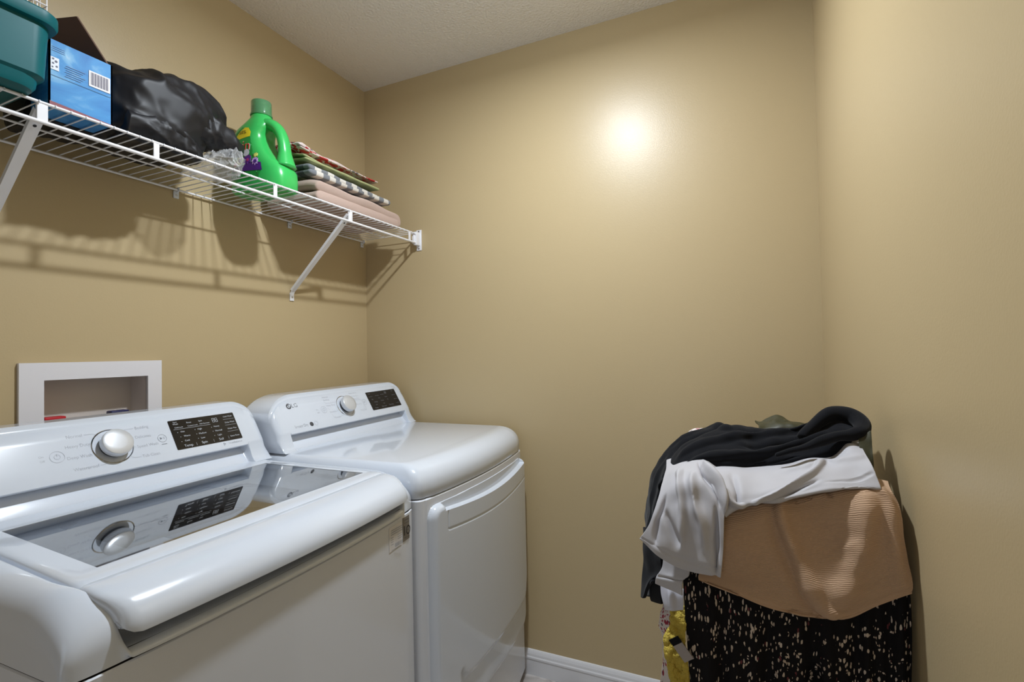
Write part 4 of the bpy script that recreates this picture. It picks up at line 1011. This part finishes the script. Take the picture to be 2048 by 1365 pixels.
# tan sweater
def thing_cloth(name, G, m_, label, cat, thick=.004, sub=1, uvs=1.0):
    """ origin at the garment's lowest middle """
    c = G.reshape(-1, 3); o0 = np.array([c[:, 0].mean(), c[:, 1].mean(), c[:, 2].min()])
    o = cloth(name, G-o0, m_, None, thick, sub, uvs); o.location = o0; return tag(o, label, cat)
G = surf(rows(((410, 500), (580, 470), (760, 440), (920, 420), (1060, 418), (1150, 420), (1225, 440), (1.02, 1.0)),
    ((430, 560), (580, 520), (760, 490), (920, 468), (1060, 462), (1150, 462), (1240, 470), (.955, .955)),
    ((400, 640), (560, 610), (740, 570), (920, 540), (1070, 520), (1190, 512), (1276, 535), (.925, .945)),
    ((380, 750), (540, 730), (720, 700), (900, 680), (1070, 660), (1200, 650), (1300, 665), (.915, .935)),
    ((358, 830), (520, 850), (700, 840), (880, 830), (1060, 810), (1200, 790), (1322, 805), (.912, .93)),
    ((342, 868), (480, 915), (660, 965), (850, 1005), (1030, 1005), (1200, 950), (1336, 905), (.908, .925)),
    ((345, 888), (480, 940), (650, 1010), (850, 1060), (1040, 1066), (1180, 1005), (1338, 950), (.906, .922))), 130, 100)
G = fold(G, [(.26, .12), (.30, .40), (.42, .70), (.60, .95)], .028, -.006)
G = fold(G, [(.30, .12), (.34, .40), (.46, .68), (.63, .93)], .028, .010)
G = fold(G, [(.74, .28), (.72, .45), (.70, .60), (.62, .85)], .07, .013)
G = fold(G, [(.40, .25), (.50, .45), (.60, .60)], .10, -.014)
G = fold(G, [(.88, .15), (.90, .5), (.93, .85)], .05, .008)
G = fold(G, [(.01, .94), (.3, .935), (.6, .935), (.95, .94)], .012, -.003)
G = fold(G, [(.52, .10), (.53, .18), (.54, .26)], .012, -.004)
G = wrinkle(G, .005, 12, 5, (1, 1, 1.6))
sweater = thing_cloth('sweater', G, M_knit, 'tan knitted sweater draped over the front of the laundry heap', 'sweater', .005)
# long black floral dress under it
G = surf(rows(((275, 800), (450, 860), (650, 900), (850, 930), (1050, 930), (1200, 880), (1320, 850), (.955, .955)),
    ((270, 880), (450, 930), (650, 980), (850, 1010), (1050, 1010), (1200, 960), (1330, 940), (.940, .945)),
    ((275, 1000), (450, 1030), (650, 1070), (850, 1090), (1050, 1090), (1200, 1060), (1338, 1040), (.935, .943)),
    ((284, 1150), (450, 1170), (650, 1190), (850, 1200), (1050, 1200), (1200, 1190), (1342, 1170), (.935, .942)),
    ((296, 1300), (450, 1310), (650, 1320), (850, 1330), (1050, 1330), (1200, 1320), (1342, 1300), (.935, .942)),
    ((306, 1450), (450, 1460), (650, 1470), (850, 1470), (1050, 1470), (1200, 1460), (1340, 1450), (.935, .942)),
    ((320, 1640), (450, 1650), (650, 1660), (850, 1660), (1050, 1660), (1200, 1650), (1335, 1640), (.94, .942))), 100, 60)
for j in range(G.shape[0]):
    for i in range(G.shape[1]):
        s_ = i/(G.shape[1]-1); t_ = j/(G.shape[0]-1)
        G[j, i][1] += (.006*math.sin(s_*38+1.5*t_)+.004*math.sin(s_*71+2))*t_**.6
G = fold(G, [(.53, .62), (.535, .8), (.54, .99)], .022, -.020)
G = wrinkle(G, .003, 14, 2, (1, 1, .5))
dress = thing_cloth('floral_dress', G, M_dress, 'black dress with small cream flowers hanging below the tan sweater', 'dress', .003)
# grey trousers: waist end lies across the heap, one leg hangs over the left front edge
tr_ = tag(empty('trousers', tuple(C(450, 560, .95))), 'light grey trousers lying across the heap between black jacket and sweater', 'trousers')
tl = np.array(tr_.location)
G = surf(rows(((380, 300), (500, 300), (640, 300), (760, 285), (870, 260), (960, 255), (1030, 215), (1080, 215), (1.10, 1.09)),
    ((382, 355), (500, 358), (640, 356), (760, 335), (870, 308), (960, 306), (1035, 250), (1100, 265), (1.02, 1.03)),
    ((385, 385), (500, 392), (620, 398), (740, 385), (860, 360), (960, 358), (1060, 325), (1132, 312), (.965, .985)),
    ((405, 450), (500, 470), (600, 470), (720, 450), (840, 425), (950, 420), (1070, 395), (1160, 365), (.925, .96)),
    ((440, 530), (500, 530), (580, 515), (690, 500), (820, 478), (940, 452), (1080, 438), (1184, 425), (.912, .948)),
    ((466, 592), (520, 554), (600, 532), (700, 521), (830, 492), (960, 468), (1080, 463), (1197, 464), (.912, .942)),
    ((475, 585), (525, 550), (600, 528), (700, 515), (830, 486), (960, 462), (1080, 458), (1190, 458), (.93, .955))), 90, 44)
G = fold(G, [(.02, .42), (.12, .62), (.20, .80)], .028, .012)
G = fold(G, [(.30, .80), (.46, .58), (.60, .42), (.66, .26)], .020, .012)
G = fold(G, [(.33, .88), (.5, .68), (.64, .52)], .022, -.009)
G = fold(G, [(.14, .35), (.18, .55), (.20, .72)], .02, -.008)
G = fold(G, [(.66, .22), (.78, .30), (.95, .32)], .016, .006)
G = fold(G, [(.4, .30), (.55, .33), (.65, .28)], .02, .007)
G = fold(G, [(.72, .55), (.86, .58), (.97, .55)], .014, -.004)
G = wrinkle(G, .004, 16, 7); cloth('waist', G-tl, M_grey, tr_, .003)
G = surf(rows(((195, 330), (250, 310), (300, 300), (345, 300), (390, 310), (430, 340), (1.06, 1.03)),
    ((180, 415), (240, 385), (300, 366), (345, 362), (395, 372), (430, 410), (.985, .955)),
    ((163, 480), (220, 445), (280, 425), (350, 420), (420, 440), (475, 520), (.945, .915)),
    ((138, 560), (210, 545), (280, 525), (350, 525), (420, 535), (464, 590), (.925, .902)),
    ((112, 628), (190, 630), (270, 620), (350, 625), (415, 645), (460, 690), (.915, .895)),
    ((78, 680), (165, 720), (250, 748), (330, 775), (400, 795), (455, 806), (.91, .893)),
    ((66, 697), (150, 770), (240, 826), (320, 852), (390, 863), (449, 873), (.91, .895))), 70, 60)
G = fold(G, [(.70, .12), (.80, .28), (.98, .44)], .030, .016)
G = fold(G, [(.60, .14), (.68, .30), (.86, .46)], .030, -.012)
G = fold(G, [(.28, .20), (.36, .45), (.42, .80)], .035, .012)
G = fold(G, [(.12, .42), (.10, .62), (.16, .85)], .022, -.010)
G = fold(G, [(.50, .30), (.56, .55), (.70, .75)], .045, .013)
G = fold(G, [(.82, .55), (.86, .75), (.90, .95)], .035, -.010)
G = fold(G, [(.16, .55), (.30, .72), (.42, .80)], .03, -.010)
G = fold(G, [(.0, .88), (.3, .89), (.6, .89), (1, .89)], .010, -.0025)
G = wrinkle(G, .004, 18, 9); cloth('leg', G-tl, M_grey, tr_, .003)
G = surf(rows(((180, 770), (220, 790), (265, 800), (310, 810), (.935, .925)), ((172, 830), (210, 850), (255, 862), (300, 868), (.93, .92)), ((145, 875), (190, 880), (235, 888), (272, 892), (.925, .92)), ((140, 905), (185, 925), (230, 945), (268, 962), (.925, .92))), 30, 24)
G = fold(G, [(.02, .62), (.5, .64), (.98, .64)], .03, -.005); G = wrinkle(G, .003, 20, 3); cloth('cuff', G-tl, M_grey, tr_, .004)
# white satin slip end under the cuff
G = surf(rows(((165, 900), (200, 910), (240, 920), (274, 930), (.95, .935)), ((168, 950), (200, 955), (240, 965), (273, 970), (.945, .93)), ((180, 1000), (205, 1000), (240, 1005), (273, 1005), (.94, .93)), ((188, 1028), (210, 1030), (242, 1030), (273, 1028), (.94, .93))), 24, 20)
G = fold(G, [(.45, .1), (.5, .5), (.5, .9)], .16, .008)
thing_cloth('satin_top', wrinkle(G, .002, 20, 4), mat('pale_satin', sr(196, 196, 206), .35, spec=.5), 'small end of pale satin cloth hanging below the grey trouser cuff', 'top', .002)
# black jacket over the top, sleeve hanging at the left
jk = tag(empty('hooded_jacket', tuple(C(600, 250, 1.08))), 'black hooded jacket spread over the top of the heap', 'jacket')
jl = np.array(jk.location)
G = surf(rows(((120, 960), (118, 760), (125, 570), (155, 430), (230, 300), (360, 240), (510, 230), (640, 240), (780, 225), (905, 190), (990, 170), (1060, 180), (1.24, 1.20)),
    ((100, 966), (98, 750), (104, 560), (135, 400), (212, 270), (360, 195), (510, 173), (640, 186), (780, 172), (890, 128), (990, 100), (1070, 130), (1.12, 1.13)),
    ((105, 965), (106, 750), (115, 560), (150, 405), (235, 285), (370, 225), (515, 205), (640, 220), (780, 212), (900, 170), (990, 150), (1070, 165), (1.06, 1.09)),
    ((125, 968), (125, 760), (128, 570), (168, 420), (255, 325), (380, 285), (520, 275), (640, 285), (780, 268), (900, 240), (980, 215), (1060, 205), (1.01, 1.05)),
    ((150, 960), (142, 760), (136, 590), (185, 430), (262, 368), (385, 345), (520, 345), (640, 345), (780, 320), (880, 300), (975, 270), (1060, 235), (.992, 1.03)),
    ((168, 940), (150, 740), (140, 600), (188, 440), (275, 395), (390, 372), (520, 376), (640, 372), (780, 345), (880, 325), (975, 318), (1050, 262), (1.005, 1.03))), 130, 56)
G = fold(G, [(.38, .55), (.50, .50), (.62, .42), (.72, .35), (.80, .30)], .022, .013)
G = fold(G, [(.36, .42), (.46, .33), (.52, .25)], .020, -.009)
G = fold(G, [(.40, .72), (.55, .68), (.70, .62), (.84, .52)], .026, .012)
G = fold(G, [(.58, .58), (.68, .52), (.78, .44)], .018, -.010)
G = fold(G, [(.44, .18), (.50, .22), (.52, .35)], .014, .010)
G = fold(G, [(.30, .60), (.26, .75), (.33, .85)], .018, .008)
G = fold(G, [(.05, .5), (.15, .5), (.25, .45), (.34, .4)], .02, .007)
G = fold(G, [(.66, .30), (.74, .26), (.82, .20)], .016, -.008)
G = fold(G, [(.5, .86), (.62, .84), (.74, .80)], .015, -.006)
G = fold(G, [(.34, .30), (.40, .28), (.46, .22)], .012, .008)
G = wrinkle(G, .007, 13, 21); G = wrinkle(G, .0025, 34, 5); cloth('body', G-jl, M_black, jk, .005)
# hood: a rolled loop of cloth at the right end
hp = [C(820, 225, 1.05), C(880, 168, 1.07), C(940, 125, 1.08), C(1000, 112, 1.085), C(1065, 128, 1.08), C(1105, 160, 1.06), C(1100, 195, 1.04), C(1050, 215, 1.03), C(980, 220, 1.02), C(900, 245, 1.01), C(820, 275, 1.0), C(700, 305, .99)]
hp = cr(hp, 60); mb = MB(); hr = [(.009+.006*math.sin(PI*min(i/40, 1)))*(1 if i < 46 else 1-(i-46)/22) for i in range(60)]
mb.tube([Vector(p)-jk.location for p in hp], hr, 14); hd = mb.obj('hood', M_black, jk, ang=None)
for v in hd.data.vertices:
    n_ = noise.noise(v.co*28); v.co += Vector((0, -.003, .004))*n_
ss = hd.modifiers.new('s', 'SUBSURF'); ss.levels = 1; ss.render_levels = 1
G = surf(rows(((90, 640), (110, 650), (150, 690), (175, 730), (1.01, .955)), ((92, 720), (115, 730), (150, 760), (178, 790), (1.0, .95)), ((88, 820), (112, 830), (150, 850), (176, 860), (1.0, .95)), ((84, 920), (100, 920), (118, 890), (150, 880), (1.0, .955)), ((83, 970), (92, 972), (104, 930), (122, 890), (1.0, .96))), 26, 34)
cloth('sleeve', wrinkle(G, .003, 18, 2)-jl, M_black, jk, .006)
G = surf(rows(((118, 840), (145, 845), (175, 850), (.985, .955)), ((118, 900), (145, 905), (176, 910), (.985, .955)), ((120, 965), (145, 972), (172, 978), (.985, .955)), ((126, 985), (148, 994), (174, 1001), (.985, .955))), 20, 20)
cloth('pocket_flap', G-jl, M_black, jk, .005)
# rose print blouse: shows at the very top left and hangs at the lower left
bl = tag(empty('print_blouse', tuple(C(190, 1150, 1.0))), 'white blouse with red rose print hanging behind the yellow shawl', 'blouse')
b0_ = np.array(bl.location)
G = surf(rows(((180, 960), (200, 965), (225, 975), (260, 985), (1.01, .96)), ((172, 1020), (190, 1020), (215, 1025), (260, 1030), (1.0, .955)), ((166, 1070), (190, 1075), (215, 1080), (250, 1085), (1.0, .955)), ((160, 1105), (182, 1125), (205, 1140), (250, 1150), (1.0, .955)), ((178, 1150), (190, 1160), (215, 1180), (255, 1190), (1.005, .96)),
    ((176, 1240), (190, 1250), (215, 1260), (255, 1260), (1.005, .962)), ((172, 1330), (190, 1335), (220, 1340), (255, 1340), (1.0, .965)), ((172, 1450), (195, 1450), (225, 1450), (260, 1450), (1.0, .965)), ((180, 1600), (200, 1600), (230, 1600), (260, 1600), (1.0, .965))), 30, 80)
cloth('skirt', wrinkle(G, .003, 26, 3)-b0_, M_rose, bl, .003)
G = surf(rows(((295, 196), (325, 182), (350, 184), (385, 190), 1.17), ((300, 205), (325, 196), (350, 196), (385, 200), 1.15), ((305, 240), (325, 235), (350, 235), (385, 235), 1.14)), 20, 14)
cloth('sleeve_end', wrinkle(G, .003, 30, 3)-b0_, M_rose, bl, .003)
# yellow crocheted shawl
G = surf(rows(((205, 990), (235, 1000), (290, 1010), (.955, .95)), ((212, 1040), (240, 1045), (280, 1050), (.95, .945)), ((208, 1100), (240, 1110), (282, 1110), (.945, .935)), ((184, 1150), (225, 1165), (282, 1180), (.94, .932)), ((186, 1210), (230, 1225), (290, 1250), (.935, .93)), ((200, 1290), (240, 1300), (296, 1310), (.935, .93)), ((212, 1365), (250, 1370), (298, 1375), (.935, .93)), ((220, 1500), (255, 1500), (298, 1500), (.935, .93)), ((225, 1600), (255, 1600), (290, 1600), (.935, .93))), 44, 130)
G = wrinkle(G, .004, 40, 3); G = wrinkle(G, .0035, 120, 6); G = fold(G, [(.2, .28), (.22, .5), (.3, .75), (.34, .95)], .14, .006)
thing_cloth('crochet_shawl', G, M_yell, 'mustard yellow crocheted shawl hanging at the lower left of the heap', 'shawl', .004)
# grey strap end with a black tip
sp_ = tag(empty('strap', tuple(C(270, 1210, .925))), 'grey strap end with a black tip lying on the yellow shawl', 'strap')
s0 = Vector(C(246, 1186, .922)); s1 = Vector(C(300, 1262, .926)); dd = (s1-s0).normalized(); up_ = Vector((0, -1, 0)); side = dd.cross(up_).normalized()*.009
def quad(a, b_, nm, m_): MB().prism([a-side-sp_.location, b_-side-sp_.location, b_+side-sp_.location, a+side-sp_.location], (0, -.0025, 0)).obj(nm, m_, sp_, smooth=False)
quad(s0, s1, 'webbing', mat('strap_grey', sr(160, 152, 150), .6)); quad(s0-dd*.012, s0-dd*.0005, 'strap_tip', M_black)
